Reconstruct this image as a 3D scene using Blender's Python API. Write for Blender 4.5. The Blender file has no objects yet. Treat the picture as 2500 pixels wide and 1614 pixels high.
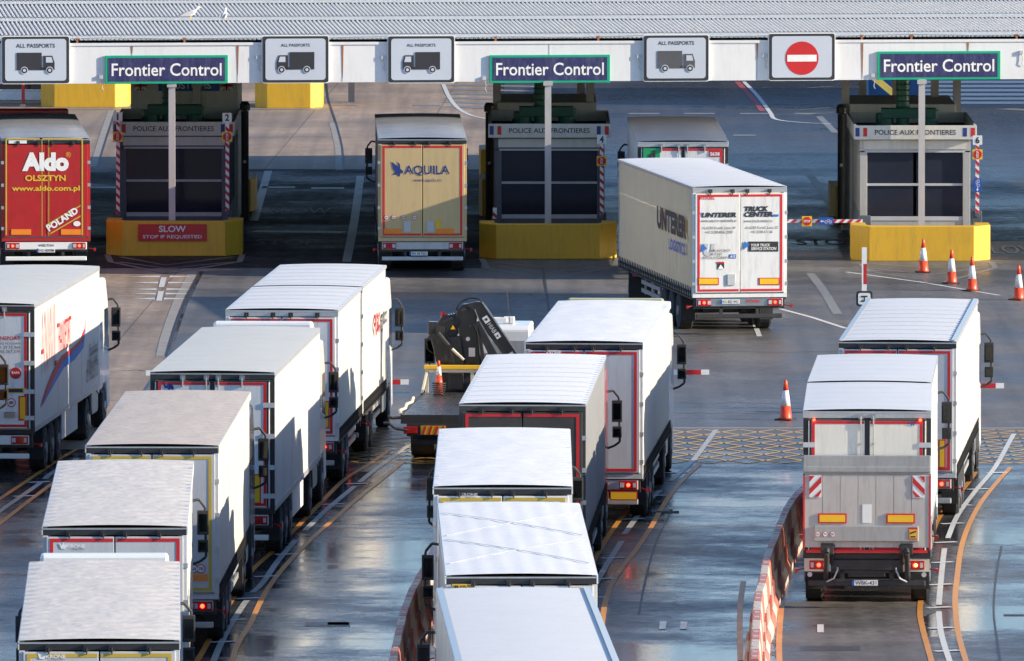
import bpy, math, random
from mathutils import Vector, noise, Matrix
random.seed(7)
R = math.radians
sc = bpy.context.scene
C = sc.collection
# ------------------------------------------------------------------ camera
FPX, PITCH, CAMH = 28009.0, R(4.0177), 21.62
IW, IH = 2500.0, 1614.0
cam = bpy.data.cameras.new('camera'); cam.lens = 36.0 * FPX / IW; cam.sensor_width = 36; cam.sensor_fit = 'HORIZONTAL'
cam.clip_start = 5; cam.clip_end = 3000
camo = bpy.data.objects.new('camera', cam); C.objects.link(camo)
camo.location = (0, 0, CAMH); camo.rotation_euler = (R(90) - PITCH, 0, 0)
sc.camera = camo
# ------------------------------------------------------------------ light
SUN_EL, SUN_AZ = R(18), R(-9)            # azimuth from +x towards -y
sd = Vector((math.cos(SUN_EL) * math.cos(SUN_AZ), math.cos(SUN_EL) * math.sin(SUN_AZ), math.sin(SUN_EL)))
w = bpy.data.worlds.new('World'); sc.world = w; w.use_nodes = True
nt = w.node_tree; bg = nt.nodes['Background']; bg.inputs[1].default_value = 0.09
sky = nt.nodes.new('ShaderNodeTexSky'); sky.sky_type = 'NISHITA'; sky.sun_disc = False
sky.sun_elevation = SUN_EL; sky.sun_rotation = R(90) - SUN_AZ; sky.air_density = 1.0; sky.dust_density = 0.2; sky.ozone_density = 2.5
tint = nt.nodes.new('ShaderNodeVectorMath'); tint.operation = 'MULTIPLY'; tint.inputs[1].default_value = (0.96, 1.025, 1.18)   # camera's cool daylight balance
nt.links.new(sky.outputs[0], tint.inputs[0]); nt.links.new(tint.outputs[0], bg.inputs[0])
sl = bpy.data.lights.new('sun', 'SUN'); sl.energy = 4.3; sl.angle = R(0.5); sl.color = (1, 0.87, 0.68)
so = bpy.data.objects.new('sun', sl); C.objects.link(so); so.rotation_euler = sd.to_track_quat('Z', 'Y').to_euler(); so.location = (60, 290, 60)
sc.view_settings.view_transform = 'Standard'; sc.view_settings.look = 'None'
sc.view_settings.exposure = 1.2; sc.view_settings.gamma = 1
sc.cycles.max_bounces = 6; sc.cycles.use_denoising = True

# ------------------------------------------------------------------ placing helpers
def ray(u, v):
    u -= IW / 2; v -= IH / 2
    c, s = math.cos(PITCH), math.sin(PITCH)
    return Vector((u / FPX, c - v / FPX * s, -s - v / FPX * c))
def on_z(u, v, z=0.0):
    d = ray(u, v); t = (z - CAMH) / d.z
    return Vector((d.x * t, d.y * t, z))
def on_y(u, v, y):
    d = ray(u, v); t = y / d.y
    return Vector((d.x * t, y, CAMH + d.z * t))
BS = 0.0985                               # the gantry runs a little askew
BA = math.atan(BS)
def beam_y(x): return 340.9 + BS * x
def on_beam(u, v, off=0.0):
    d = ray(u, v); t = (340.9 - off) / (d.y - BS * d.x)
    return Vector((d.x * t, d.y * t, CAMH + d.z * t))

# ------------------------------------------------------------------ materials
MATS = {}
def mat(name, col, rough=0.5, metal=0.0, var=0.12, vscale=3.0, bump=0.0, bscale=20.0, dirt=0.0, dirtcol=(0.12, 0.09, 0.06), emit=0.0, stretch=(1, 1, 1), coat=0.0, spec=0.5, rvar=0.0, trans=0.0):
    if name in MATS: return MATS[name]
    m = bpy.data.materials.new(name); m.use_nodes = True
    n = m.node_tree.nodes; l = m.node_tree.links; b = n['Principled BSDF']
    tc = n.new('ShaderNodeTexCoord'); mp = n.new('ShaderNodeMapping'); mp.inputs['Scale'].default_value = stretch
    l.new(tc.outputs['Object'], mp.inputs[0])
    oi = n.new('ShaderNodeObjectInfo')
    no = n.new('ShaderNodeTexNoise'); no.noise_dimensions = '4D'; no.inputs['Scale'].default_value = vscale; no.inputs['Detail'].default_value = 6; no.inputs['Roughness'].default_value = 0.62
    l.new(mp.outputs[0], no.inputs['Vector'])
    mu = n.new('ShaderNodeMath'); mu.operation = 'MULTIPLY'; mu.inputs[1].default_value = 40; l.new(oi.outputs['Random'], mu.inputs[0]); l.new(mu.outputs[0], no.inputs['W'])
    hsv = n.new('ShaderNodeMapRange'); hsv.inputs['From Min'].default_value = 0.25; hsv.inputs['From Max'].default_value = 0.75
    hsv.inputs['To Min'].default_value = 1 - var; hsv.inputs['To Max'].default_value = 1 + var * 0.6
    l.new(no.outputs[0], hsv.inputs[0])
    mx = n.new('ShaderNodeVectorMath'); mx.operation = 'SCALE'; mx.inputs[0].default_value = col; l.new(hsv.outputs[0], mx.inputs['Scale'])
    out = mx.outputs[0]
    if dirt > 0:
        mp2 = n.new('ShaderNodeMapping'); mp2.inputs['Scale'].default_value = (5, 5, 0.7); l.new(tc.outputs['Object'], mp2.inputs[0])
        n2 = n.new('ShaderNodeTexNoise'); n2.noise_dimensions = '4D'; n2.inputs['Scale'].default_value = 1.6; n2.inputs['Detail'].default_value = 7; n2.inputs['Roughness'].default_value = 0.7
        l.new(mp2.outputs[0], n2.inputs['Vector']); l.new(mu.outputs[0], n2.inputs['W'])
        mr = n.new('ShaderNodeMapRange'); mr.inputs['From Min'].default_value = 0.48; mr.inputs['From Max'].default_value = 0.8; mr.inputs['To Max'].default_value = dirt
        l.new(n2.outputs[0], mr.inputs[0])
        mm = n.new('ShaderNodeMix'); mm.data_type = 'RGBA'; l.new(mr.outputs[0], mm.inputs['Factor']); l.new(out, mm.inputs['A']); mm.inputs['B'].default_value = (*dirtcol, 1)
        out = mm.outputs['Result']
    l.new(out, b.inputs['Base Color'])
    b.inputs['Roughness'].default_value = rough; b.inputs['Metallic'].default_value = metal
    b.inputs['Specular IOR Level'].default_value = spec
    if coat: b.inputs['Coat Weight'].default_value = coat; b.inputs['Coat Roughness'].default_value = 0.08
    if rvar:
        r2 = n.new('ShaderNodeMapRange'); r2.inputs['From Min'].default_value = 0.3; r2.inputs['From Max'].default_value = 0.7
        r2.inputs['To Min'].default_value = max(0.03, rough - rvar); r2.inputs['To Max'].default_value = rough + rvar; l.new(no.outputs[0], r2.inputs[0]); l.new(r2.outputs[0], b.inputs['Roughness'])
    if bump:
        nb = n.new('ShaderNodeTexNoise'); nb.inputs['Scale'].default_value = bscale; nb.inputs['Detail'].default_value = 4
        l.new(mp.outputs[0], nb.inputs['Vector'])
        bp = n.new('ShaderNodeBump'); bp.inputs['Strength'].default_value = bump; bp.inputs['Distance'].default_value = 0.03
        l.new(nb.outputs[0], bp.inputs['Height']); l.new(bp.outputs[0], b.inputs['Normal'])
    if emit:
        b.inputs['Emission Color'].default_value = (*col, 1); b.inputs['Emission Strength'].default_value = emit
    if trans:
        tr = n.new('ShaderNodeBsdfTranslucent'); l.new(out, tr.inputs[0]); ms = n.new('ShaderNodeMixShader'); ms.inputs[0].default_value = trans
        l.new(b.outputs[0], ms.inputs[1]); l.new(tr.outputs[0], ms.inputs[2]); l.new(ms.outputs[0], n['Material Output'].inputs[0])
    MATS[name] = m
    return m
M = {}
def dm(k, *a, **kw): M[k] = mat(k, *a, **kw)
dm('white_paint', (0.60, 0.59, 0.56), 0.38, var=0.05, vscale=1.2, dirt=0.35, dirtcol=(0.3, 0.27, 0.22))
dm('white_panel', (0.74, 0.74, 0.72), 0.42, var=0.06, vscale=1.0, dirt=0.45, dirtcol=(0.25, 0.2, 0.15))
dm('grey_panel', (0.55, 0.56, 0.57), 0.45, var=0.08, vscale=1.0, dirt=0.3, dirtcol=(0.2, 0.17, 0.14))
dm('cream_panel', (0.82, 0.78, 0.68), 0.45, var=0.06, vscale=1.0, dirt=0.3, dirtcol=(0.25, 0.2, 0.15))
dm('tail_lift', (0.50, 0.47, 0.44), 0.5, metal=0.1, var=0.12, vscale=1.5, dirt=0.45, dirtcol=(0.22, 0.19, 0.16))
dm('lift_edge', (0.40, 0.40, 0.39), 0.45, metal=0.3, var=0.15, vscale=2, dirt=0.4)
dm('red_door', (0.42, 0.012, 0.014), 0.4, var=0.15, dirt=0.35)
dm('tan_door', (0.56, 0.41, 0.20), 0.5, var=0.08, vscale=1, dirt=0.25)
dm('dark_door', (0.045, 0.043, 0.042), 0.6, var=0.25, vscale=4, bump=0.3, bscale=60)
dm('curtain_white', (0.51, 0.49, 0.445), 0.5, var=0.06, vscale=0.8, dirt=0.45, dirtcol=(0.3, 0.26, 0.2), bump=0.15, bscale=4)
dm('curtain_cream', (0.76, 0.67, 0.51), 0.5, var=0.08, vscale=0.8, dirt=0.2, dirtcol=(0.3, 0.24, 0.15), bump=0.15, bscale=4, trans=0.35)
dm('curtain_grey', (0.20, 0.205, 0.21), 0.55, var=0.1, dirt=0.3, bump=0.15, bscale=4)
dm('curtain_red', (0.20, 0.02, 0.02), 0.5, var=0.1, dirt=0.3)
dm('road_ghost', (0.085, 0.082, 0.08), 0.6, var=0.5, vscale=7)
dm('roof_cream', (0.64, 0.61, 0.53), 0.45, var=0.06, vscale=1.2, dirt=0.35, dirtcol=(0.34, 0.31, 0.26))
dm('tarp_roof', (0.63, 0.585, 0.53), 0.6, var=0.06, vscale=1.5, bump=0.2, bscale=9, dirt=0.3, dirtcol=(0.32, 0.3, 0.27))
dm('tarp_white', (0.80, 0.795, 0.78), 0.55, var=0.04, vscale=1.5, bump=0.15, bscale=9, dirt=0.12, dirtcol=(0.4, 0.4, 0.4))
dm('tarp_old', (0.56, 0.48, 0.40), 0.55, var=0.08, vscale=2, bump=0.3, bscale=7, dirt=0.35, dirtcol=(0.34, 0.26, 0.22))
dm('roof_metal', (0.62, 0.63, 0.63), 0.35, metal=0.25, var=0.08, vscale=1.2, dirt=0.15, dirtcol=(0.3, 0.29, 0.27), stretch=(0.4, 3, 1))
dm('roof_white', (0.72, 0.71, 0.69), 0.45, var=0.05, vscale=1.2, dirt=0.25, dirtcol=(0.4, 0.38, 0.35))
dm('roof_dark', (0.13, 0.125, 0.12), 0.35, metal=0.4, var=0.3, vscale=1.5, dirt=0.4, stretch=(0.5, 2, 1))
dm('roof_silver', (0.50, 0.50, 0.49), 0.3, metal=0.5, var=0.25, vscale=1.0, dirt=0.5, stretch=(0.5, 2, 1))
dm('rail_metal', (0.50, 0.51, 0.52), 0.35, metal=0.5, var=0.12, dirt=0.3)
dm('rail_blue', (0.56, 0.59, 0.61), 0.3, metal=0.3, var=0.05)
dm('black_trim', (0.025, 0.025, 0.027), 0.5, var=0.3)
dm('rubber', (0.018, 0.018, 0.019), 0.75, var=0.4, vscale=8, dirt=0.3, dirtcol=(0.08, 0.07, 0.055))
dm('chassis', (0.03, 0.03, 0.032), 0.55, var=0.3, vscale=4, dirt=0.4, dirtcol=(0.09, 0.075, 0.06))
dm('rim', (0.30, 0.30, 0.31), 0.4, metal=0.6, var=0.3, dirt=0.5)
dm('tape_red', (0.62, 0.02, 0.025), 0.4, var=0.1)
dm('tape_yellow', (0.58, 0.40, 0.05), 0.4, var=0.12)
dm('plate_yellow', (0.85, 0.50, 0.02), 0.35, var=0.05)
dm('plate_white', (0.75, 0.76, 0.74), 0.4, var=0.03)
dm('plate_blue', (0.02, 0.09, 0.40), 0.4)
dm('ink', (0.03, 0.03, 0.035), 0.5, var=0.1)
dm('ink_grey', (0.09, 0.09, 0.10), 0.5)
dm('ink_navy', (0.02, 0.04, 0.20), 0.5)
dm('ink_blue', (0.03, 0.16, 0.50), 0.5)
dm('ink_white', (0.82, 0.82, 0.80), 0.5)
dm('ink_red', (0.55, 0.02, 0.025), 0.5)
dm('ink_yellow', (0.75, 0.45, 0.03), 0.5)
dm('ink_green', (0.01, 0.34, 0.12), 0.5)
dm('ink_pale', (0.48, 0.49, 0.50), 0.5)
dm('lamp_red', (0.45, 0.008, 0.008), 0.15, coat=0.6, var=0.3, vscale=25)
dm('lamp_lit', (1.0, 0.05, 0.02), 0.3, emit=4.0)
dm('lamp_orange', (0.85, 0.25, 0.02), 0.2, coat=0.6)
dm('lamp_amber_lit', (1.0, 0.36, 0.06), 0.3, emit=4.0)
dm('mirror_glass', (0.035, 0.036, 0.038), 0.04, metal=1.0, var=0.3, vscale=6)
dm('glass_dark', (0.012, 0.016, 0.024), 0.06, var=0.2, spec=0.6)
dm('booth_glass', (0.022, 0.028, 0.045), 0.10, var=0.2, vscale=1.5, spec=0.35)
dm('cab_white', (0.78, 0.78, 0.77), 0.25, coat=0.5, var=0.03)
dm('cab_red', (0.35, 0.012, 0.015), 0.25, coat=0.5, var=0.05)
dm('cab_dark', (0.05, 0.055, 0.065), 0.25, coat=0.5, var=0.05)
dm('cab_orange', (0.70, 0.28, 0.03), 0.25, coat=0.5, var=0.05)
dm('cab_yellow', (0.40, 0.36, 0.14), 0.3, coat=0.3, var=0.05)
dm('yellow_block', (0.72, 0.41, 0.025), 0.5, var=0.06, vscale=1.2, dirt=0.5, dirtcol=(0.24, 0.17, 0.07), bump=0.15, bscale=30)
dm('beam_white', (0.74, 0.74, 0.74), 0.45, var=0.06, vscale=0.6, dirt=0.25, dirtcol=(0.4, 0.33, 0.25))
dm('post_paint', (0.52, 0.49, 0.47), 0.45, var=0.06, vscale=2, dirt=0.4, dirtcol=(0.35, 0.19, 0.09))
dm('rust', (0.33, 0.13, 0.05), 0.8, var=0.4, vscale=12)
dm('booth_grey', (0.60, 0.58, 0.52), 0.45, var=0.06, vscale=1.5, dirt=0.25)
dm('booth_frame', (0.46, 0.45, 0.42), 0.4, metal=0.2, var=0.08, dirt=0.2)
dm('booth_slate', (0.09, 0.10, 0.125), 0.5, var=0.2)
dm('roof_tray', (0.020, 0.020, 0.022), 0.8, var=0.5, vscale=2)
dm('duct_green', (0.005, 0.085, 0.045), 0.45, var=0.25, vscale=5)
dm('sign_green', (0.01, 0.36, 0.20), 0.4, var=0.05)
dm('sign_navy', (0.035, 0.033, 0.12), 0.35, var=0.5, vscale=9, dirt=0.5, dirtcol=(0.22, 0.22, 0.34))
dm('sign_face', (0.52, 0.56, 0.63), 0.25, var=0.05, vscale=1.0)
dm('sign_red', (0.55, 0.02, 0.02), 0.4, var=0.08)
dm('crane_black', (0.022, 0.023, 0.026), 0.3, coat=0.4, var=0.2, dirt=0.15)
dm('steel', (0.40, 0.41, 0.42), 0.35, metal=0.8, var=0.2)
dm('tread_plate', (0.075, 0.08, 0.09), 0.30, metal=0.5, var=0.4, vscale=6, bump=0.5, bscale=40, rvar=0.15)
dm('cream_steel', (0.62, 0.58, 0.46), 0.45, var=0.1, dirt=0.4)
dm('cone_orange', (0.80, 0.07, 0.02), 0.4, var=0.1, dirt=0.15)
dm('cone_white', (0.78, 0.77, 0.78), 0.3, var=0.05, dirt=0.2)
dm('barrier_red', (0.46, 0.15, 0.11), 0.45, var=0.15, dirt=0.35, dirtcol=(0.2, 0.12, 0.09))
dm('barrier_white', (0.56, 0.44, 0.37), 0.45, var=0.12, dirt=0.45, dirtcol=(0.3, 0.22, 0.16))
dm('road_white', (0.60, 0.60, 0.57), 0.5, var=0.25, vscale=9, dirt=0.0, rvar=0.15)
dm('road_worn', (0.40, 0.40, 0.38), 0.45, var=0.5, vscale=8, rvar=0.15)
dm('road_faded', (0.22, 0.22, 0.21), 0.45, var=0.5, vscale=7, rvar=0.15)
dm('road_orange', (0.60, 0.25, 0.045), 0.45, var=0.25, vscale=9, rvar=0.15)
dm('road_yellow', (0.72, 0.42, 0.10), 0.45, var=0.4, vscale=6, rvar=0.15)
dm('road_red', (0.38, 0.06, 0.06), 0.5, var=0.3, vscale=6)
dm('shutter_blue', (0.20, 0.29, 0.42), 0.45, var=0.08, vscale=1)
dm('stair_blue', (0.03, 0.13, 0.32), 0.45)
dm('stair_yellow', (0.62, 0.50, 0.10), 0.5)
dm('feather_white', (0.75, 0.75, 0.75), 0.8, var=0.05)
dm('feather_grey', (0.35, 0.37, 0.40), 0.8, var=0.05)

# ground materials ------------------------------------------------------------
def ground_mat(name, dry, wetc, wet_lo, wet_hi, scale=0.12, slab=0, rough=(0.55, 0.30), ior=1.5):
    m = bpy.data.materials.new(name); m.use_nodes = True
    n = m.node_tree.nodes; l = m.node_tree.links; b = n['Principled BSDF']
    tc = n.new('ShaderNodeTexCoord')
    def noi(sx, sy, s, d=6, r=0.6):
        mp = n.new('ShaderNodeMapping'); mp.inputs['Scale'].default_value = (sx, sy, 1); l.new(tc.outputs['Object'], mp.inputs[0])
        t = n.new('ShaderNodeTexNoise'); t.inputs['Scale'].default_value = s; t.inputs['Detail'].default_value = d; t.inputs['Roughness'].default_value = r
        l.new(mp.outputs[0], t.inputs['Vector']); return t.outputs[0]
    def mr(src, a, b_, c, d):
        t = n.new('ShaderNodeMapRange'); t.inputs['From Min'].default_value = a; t.inputs['From Max'].default_value = b_; t.inputs['To Min'].default_value = c; t.inputs['To Max'].default_value = d
        l.new(src, t.inputs[0]); return t.outputs[0]
    def mul(a, b_):
        t = n.new('ShaderNodeMath'); t.operation = 'MULTIPLY'; l.new(a, t.inputs[0]); l.new(b_, t.inputs[1]); return t.outputs[0]
    wet = mr(noi(0.55, 0.7, scale, 9, 0.7), wet_lo, wet_hi, 0, 1)
    fine = mr(noi(1, 1, 3.0, 8, 0.8), 0.3, 0.7, 0.6, 1.35)
    tracks = mr(noi(2.2, 0.05, 0.9, 3, 0.5), 0.35, 0.65, 0.80, 1.12)
    patch = mr(noi(1, 0.6, 0.25, 5, 0.6), 0.35, 0.65, 0.78, 1.18)
    f = mul(mul(fine, patch), tracks)
    mx = n.new('ShaderNodeMix'); mx.data_type = 'RGBA'; l.new(wet, mx.inputs['Factor']); mx.inputs['A'].default_value = (*dry, 1); mx.inputs['B'].default_value = (*wetc, 1)
    sc_ = n.new('ShaderNodeVectorMath'); sc_.operation = 'SCALE'; l.new(mx.outputs['Result'], sc_.inputs[0]); l.new(f, sc_.inputs['Scale'])
    out = sc_.outputs[0]
    if slab:
        br = n.new('ShaderNodeTexBrick'); br.offset = 0; br.inputs['Scale'].default_value = 1.0; br.inputs['Brick Width'].default_value = 4.6; br.inputs['Row Height'].default_value = 5.0
        br.inputs['Mortar Size'].default_value = 0.025; br.inputs['Mortar Smooth'].default_value = 0.3
        br.inputs['Color1'].default_value = (1, 1, 1, 1); br.inputs['Color2'].default_value = (0.86, 0.86, 0.86, 1); br.inputs['Mortar'].default_value = (0.45, 0.45, 0.45, 1)
        mp = n.new('ShaderNodeMapping'); mp.inputs['Rotation'].default_value = (0, 0, R(1.5)); l.new(tc.outputs['Object'], mp.inputs[0]); l.new(mp.outputs[0], br.inputs['Vector'])
        vm = n.new('ShaderNodeVectorMath'); vm.operation = 'MULTIPLY'; l.new(out, vm.inputs[0]); l.new(br.outputs['Color'], vm.inputs[1]); out = vm.outputs[0]
    l.new(out, b.inputs['Base Color'])
    rr = n.new('ShaderNodeMapRange'); rr.inputs['To Min'].default_value = rough[0]; rr.inputs['To Max'].default_value = rough[1]; l.new(wet, rr.inputs[0])
    ra = n.new('ShaderNodeMath'); ra.operation = 'MULTIPLY'; l.new(rr.outputs[0], ra.inputs[0]); l.new(fine, ra.inputs[1])
    l.new(ra.outputs[0], b.inputs['Roughness'])
    b.inputs['IOR'].default_value = ior
    bp = n.new('ShaderNodeBump'); bp.inputs['Distance'].default_value = 0.012
    bs = n.new('ShaderNodeMapRange'); bs.inputs['To Min'].default_value = 0.7; bs.inputs['To Max'].default_value = 0.18; l.new(wet, bs.inputs[0]); l.new(bs.outputs[0], bp.inputs['Strength'])
    l.new(noi(1, 1, 14, 3, 0.6), bp.inputs['Height']); l.new(bp.outputs[0], b.inputs['Normal'])
    M[name] = m; return m
ground_mat('asphalt', (0.060, 0.058, 0.058), (0.030, 0.032, 0.037), 0.40, 0.56, 0.16, rough=(0.46, 0.12))
ground_mat('concrete', (0.33, 0.245, 0.175), (0.20, 0.15, 0.11), 0.48, 0.70, 0.10, slab=1, rough=(0.7, 0.5))
ground_mat('shaded_lane_asphalt', (0.040, 0.038, 0.037), (0.020, 0.019, 0.020), 0.38, 0.58, 0.25, rough=(0.85, 0.5), ior=1.22)  # asphalt darkened further to carry the shade under the canopy
dm('shaded_roof_pan', (0.26, 0.29, 0.33), 0.6, var=0.35, vscale=1.6, dirt=0.4, dirtcol=(0.16, 0.15, 0.12), stretch=(2, .5, 1))  # dirty pans, with the shade of the ribs put into their colour
dm('sunlit_roof_rib', (0.80, 0.77, 0.70), 0.5, var=0.12, vscale=2, dirt=0.2, dirtcol=(0.3, 0.2, 0.1))  # sunlit cream of the ribs put into their colour
ground_mat('tarmac_wet', (0.052, 0.053, 0.060), (0.028, 0.030, 0.038), 0.38, 0.6, 0.14, rough=(0.5, 0.22))
ground_mat('tarmac_dry', (0.145, 0.132, 0.118), (0.068, 0.066, 0.064), 0.40, 0.62, 0.22, rough=(0.62, 0.34))

# ------------------------------------------------------------------ mesh builder
class MB:
    def __init__(s): s.v = []; s.f = []; s.m = []
    def add(s, vs, fs, m=0):
        o = len(s.v); s.v += [tuple(p) for p in vs]; s.f += [tuple(i + o for i in q) for q in fs]; s.m += [m] * len(fs); return s
    def box(s, x0, x1, y0, y1, z0, z1, m=0):
        if x0 > x1: x0, x1 = x1, x0
        if y0 > y1: y0, y1 = y1, y0
        return s.add([(x0, y0, z0), (x1, y0, z0), (x1, y1, z0), (x0, y1, z0), (x0, y0, z1), (x1, y0, z1), (x1, y1, z1), (x0, y1, z1)],
                     [(0, 3, 2, 1), (4, 5, 6, 7), (0, 1, 5, 4), (1, 2, 6, 5), (2, 3, 7, 6), (3, 0, 4, 7)], m)
    def extr(s, poly, o, U, V, N, m=0):
        """2D polygon (counter-clockwise in U,V seen against N) extruded along N"""
        o, U, V, N = Vector(o), Vector(U), Vector(V), Vector(N)
        a = sum(poly[i][0] * poly[(i + 1) % len(poly)][1] - poly[(i + 1) % len(poly)][0] * poly[i][1] for i in range(len(poly)))
        if a < 0: poly = poly[::-1]
        if U.cross(V).dot(N) < 0: poly = poly[::-1]
        n = len(poly); b = [o + U * p[0] + V * p[1] for p in poly]; t = [p + N for p in b]
        return s.add(b + t, [tuple(range(n))[::-1], tuple(range(n, 2 * n))] + [(i, (i + 1) % n, n + (i + 1) % n, n + i) for i in range(n)], m)
    def cyl(s, p0, p1, r, n=12, r2=None, m=0, cap=True):
        p0, p1 = Vector(p0), Vector(p1); r2 = r if r2 is None else r2
        d = (p1 - p0).normalized(); a = d.orthogonal().normalized(); b = d.cross(a)
        vs = []
        for k in range(n):
            t = 2 * math.pi * k / n; vs.append(p0 + (a * math.cos(t) + b * math.sin(t)) * r)
        for k in range(n):
            t = 2 * math.pi * k / n; vs.append(p1 + (a * math.cos(t) + b * math.sin(t)) * r2)
        fs = [(i, (i + 1) % n, n + (i + 1) % n, n + i) for i in range(n)]
        if cap: fs += [tuple(range(n))[::-1], tuple(range(n, 2 * n))]
        return s.add(vs, fs, m)
    def tube(s, pts, r, n=6, m=0):
        for a, b in zip(pts, pts[1:]): s.cyl(a, b, r, n, m=m)
        return s
    def lathe(s, prof, o=(0, 0, 0), ax='z', n=24, m=0):
        o = Vector(o); vs = []; fs = []
        for r, h in prof:
            for k in range(n):
                t = 2 * math.pi * k / n; c_, s_ = r * math.cos(t), r * math.sin(t)
                vs.append(o + (Vector((c_, s_, h)) if ax == 'z' else Vector((h, c_, s_))))
        for j in range(len(prof) - 1):
            for k in range(n): fs.append((j * n + k, j * n + (k + 1) % n, (j + 1) * n + (k + 1) % n, (j + 1) * n + k))
        fs.append(tuple(range(n))[::-1]); fs.append(tuple(range((len(prof) - 1) * n, len(prof) * n)))
        return s.add(vs, fs, m)
    def grid(s, fn, nu, nv, m=0):
        vs = [fn(i / nu, j / nv) for j in range(nv + 1) for i in range(nu + 1)]
        fs = [(j * (nu + 1) + i, j * (nu + 1) + i + 1, (j + 1) * (nu + 1) + i + 1, (j + 1) * (nu + 1) + i) for j in range(nv) for i in range(nu)]
        return s.add(vs, fs, m)
    def bar(s, a, b, w, h, m=0):
        a, b = Vector(a), Vector(b); d = b - a; d.normalize()
        up = Vector((0, 0, 1)) if abs(d.z) < 0.9 else Vector((0, 1, 0))
        x = d.cross(up).normalized(); y = x.cross(d).normalized()
        vs = [p + x * (i * w / 2) + y * (j * h / 2) for p in (a, b) for i, j in ((-1, -1), (1, -1), (1, 1), (-1, 1))]
        return s.add(vs, [(0, 3, 2, 1)[::-1], (4, 5, 6, 7)[::-1], (0, 1, 5, 4)[::-1], (1, 2, 6, 5)[::-1], (2, 3, 7, 6)[::-1], (3, 0, 4, 7)[::-1]], m)
    def mesh(s, name, mats, smooth=False):
        me = bpy.data.meshes.new(name); me.from_pydata(s.v, [], s.f)
        for q in (mats if isinstance(mats, (list, tuple)) else [mats]): me.materials.append(M[q])
        me.polygons.foreach_set('material_index', s.m)
        if smooth: me.polygons.foreach_set('use_smooth', [True] * len(me.polygons))
        me.update(); return me
    def build(s, name, mats, parent=None, smooth=False, bevel=0, loc=None, rotz=None):
        o = bpy.data.objects.new(name, s.mesh(name, mats, smooth)); C.objects.link(o)
        if parent: o.parent = parent
        if bevel:
            b = o.modifiers.new('bevel', 'BEVEL'); b.width = bevel; b.segments = 2; b.limit_method = 'ANGLE'; b.angle_limit = R(35)
        if loc is not None: o.location = loc
        if rotz is not None: o.rotation_euler.z = rotz
        return o
def link(name, me, parent=None, loc=(0, 0, 0), rotz=0):
    o = bpy.data.objects.new(name, me); C.objects.link(o); o.parent = parent; o.location = loc; o.rotation_euler.z = rotz; return o
def tag(o, label, cat, group=None, kind=None):
    if label: o['label'] = label
    if cat: o['category'] = cat
    if group: o['group'] = group
    if kind: o['kind'] = kind
    return o
def thing(name, label, cat, loc=(0, 0, 0), rotz=0, group=None):
    o = bpy.data.objects.new(name, None); C.objects.link(o); o.location = loc; o.rotation_euler = (0, 0, rotz); o.empty_display_size = 0.5
    return tag(o, label, cat, group)
FACES = {'rear': ((1, 0, 0), (0, 0, 1), (0, -1, 0)), 'right': ((0, 1, 0), (0, 0, 1), (1, 0, 0)), 'left': ((0, -1, 0), (0, 0, 1), (-1, 0, 0)), 'up': ((1, 0, 0), (0, 1, 0), (0, 0, 1))}
def text(body, c, w_, h_, m, parent, face='rear', bold=0.0, shear=0.0, name='lettering', angle=0.0, depth=0.005):
    """lettering fitted to a w x h box centred at c on a face of its parent"""
    cu = bpy.data.curves.new('t', 'FONT'); cu.body = body; cu.size = 1; cu.offset = bold; cu.shear = shear; cu.extrude = 0.0; cu.resolution_u = 3
    cu.space_line = 0.9; cu.align_x = 'CENTER'
    to = bpy.data.objects.new('t', cu); C.objects.link(to)
    bpy.context.view_layer.update()
    me = bpy.data.meshes.new_from_object(to.evaluated_get(bpy.context.evaluated_depsgraph_get()))
    bpy.data.objects.remove(to); bpy.data.curves.remove(cu)
    xs = [v.co.x for v in me.vertices]; ys = [v.co.y for v in me.vertices]
    x0, x1, y0, y1 = min(xs), max(xs), min(ys), max(ys)
    sx, sy = w_ / (x1 - x0), h_ / (y1 - y0)
    U, V, N = (Vector(q) for q in FACES[face]); ca, sa = math.cos(angle), math.sin(angle)
    c = Vector(c)
    for v in me.vertices:
        a = (v.co.x - (x0 + x1) / 2) * sx; b = (v.co.y - (y0 + y1) / 2) * sy
        v.co = c + U * (a * ca - b * sa) + V * (a * sa + b * ca) + N * depth
    me.materials.clear(); me.materials.append(M[m])
    for p in me.polygons: p.material_index = 0
    me.name = name
    return link(name, me, parent)
def decal(name, polys, c, m, parent, face='rear', sx=1, sy=1, t=0.006, base=0.0, angle=0.0):
    U, V, N = (Vector(q) for q in FACES[face]); b = MB(); ca, sa = math.cos(angle), math.sin(angle)
    U2 = U * ca + V * sa; V2 = V * ca - U * sa
    for i, p in enumerate(polys):
        mi = 0
        if isinstance(p, tuple) and isinstance(p[0], int): mi, p = p
        b.extr([(q[0] * sx, q[1] * sy) for q in p], Vector(c) + N * (base + 0.0015 * mi), U2, V2, N * t, mi)
    return b.build(name, m, parent)
def rect(x0, y0, x1, y1): return [(x0, y0), (x1, y0), (x1, y1), (x0, y1)]
def circ(cx, cy, r, n=20): return [(cx + r * math.cos(2 * math.pi * k / n), cy + r * math.sin(2 * math.pi * k / n)) for k in range(n)]
def frame_polys(x0, y0, x1, y1, t): return [rect(x0, y1 - t, x1, y1), rect(x0, y0, x1, y0 + t), rect(x0, y0 + t, x0 + t, y1 - t), rect(x1 - t, y0 + t, x1, y1 - t)]
def rrect(w_, h_, r, n=5):
    out = []
    for cx, cy, a in ((w_ / 2 - r, h_ / 2 - r, 0), (-w_ / 2 + r, h_ / 2 - r, 90), (-w_ / 2 + r, -h_ / 2 + r, 180), (w_ / 2 - r, -h_ / 2 + r, 270)):
        for k in range(n + 1): t = R(a + 90 * k / n); out.append((cx + r * math.cos(t), cy + r * math.sin(t)))
    return out
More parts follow.
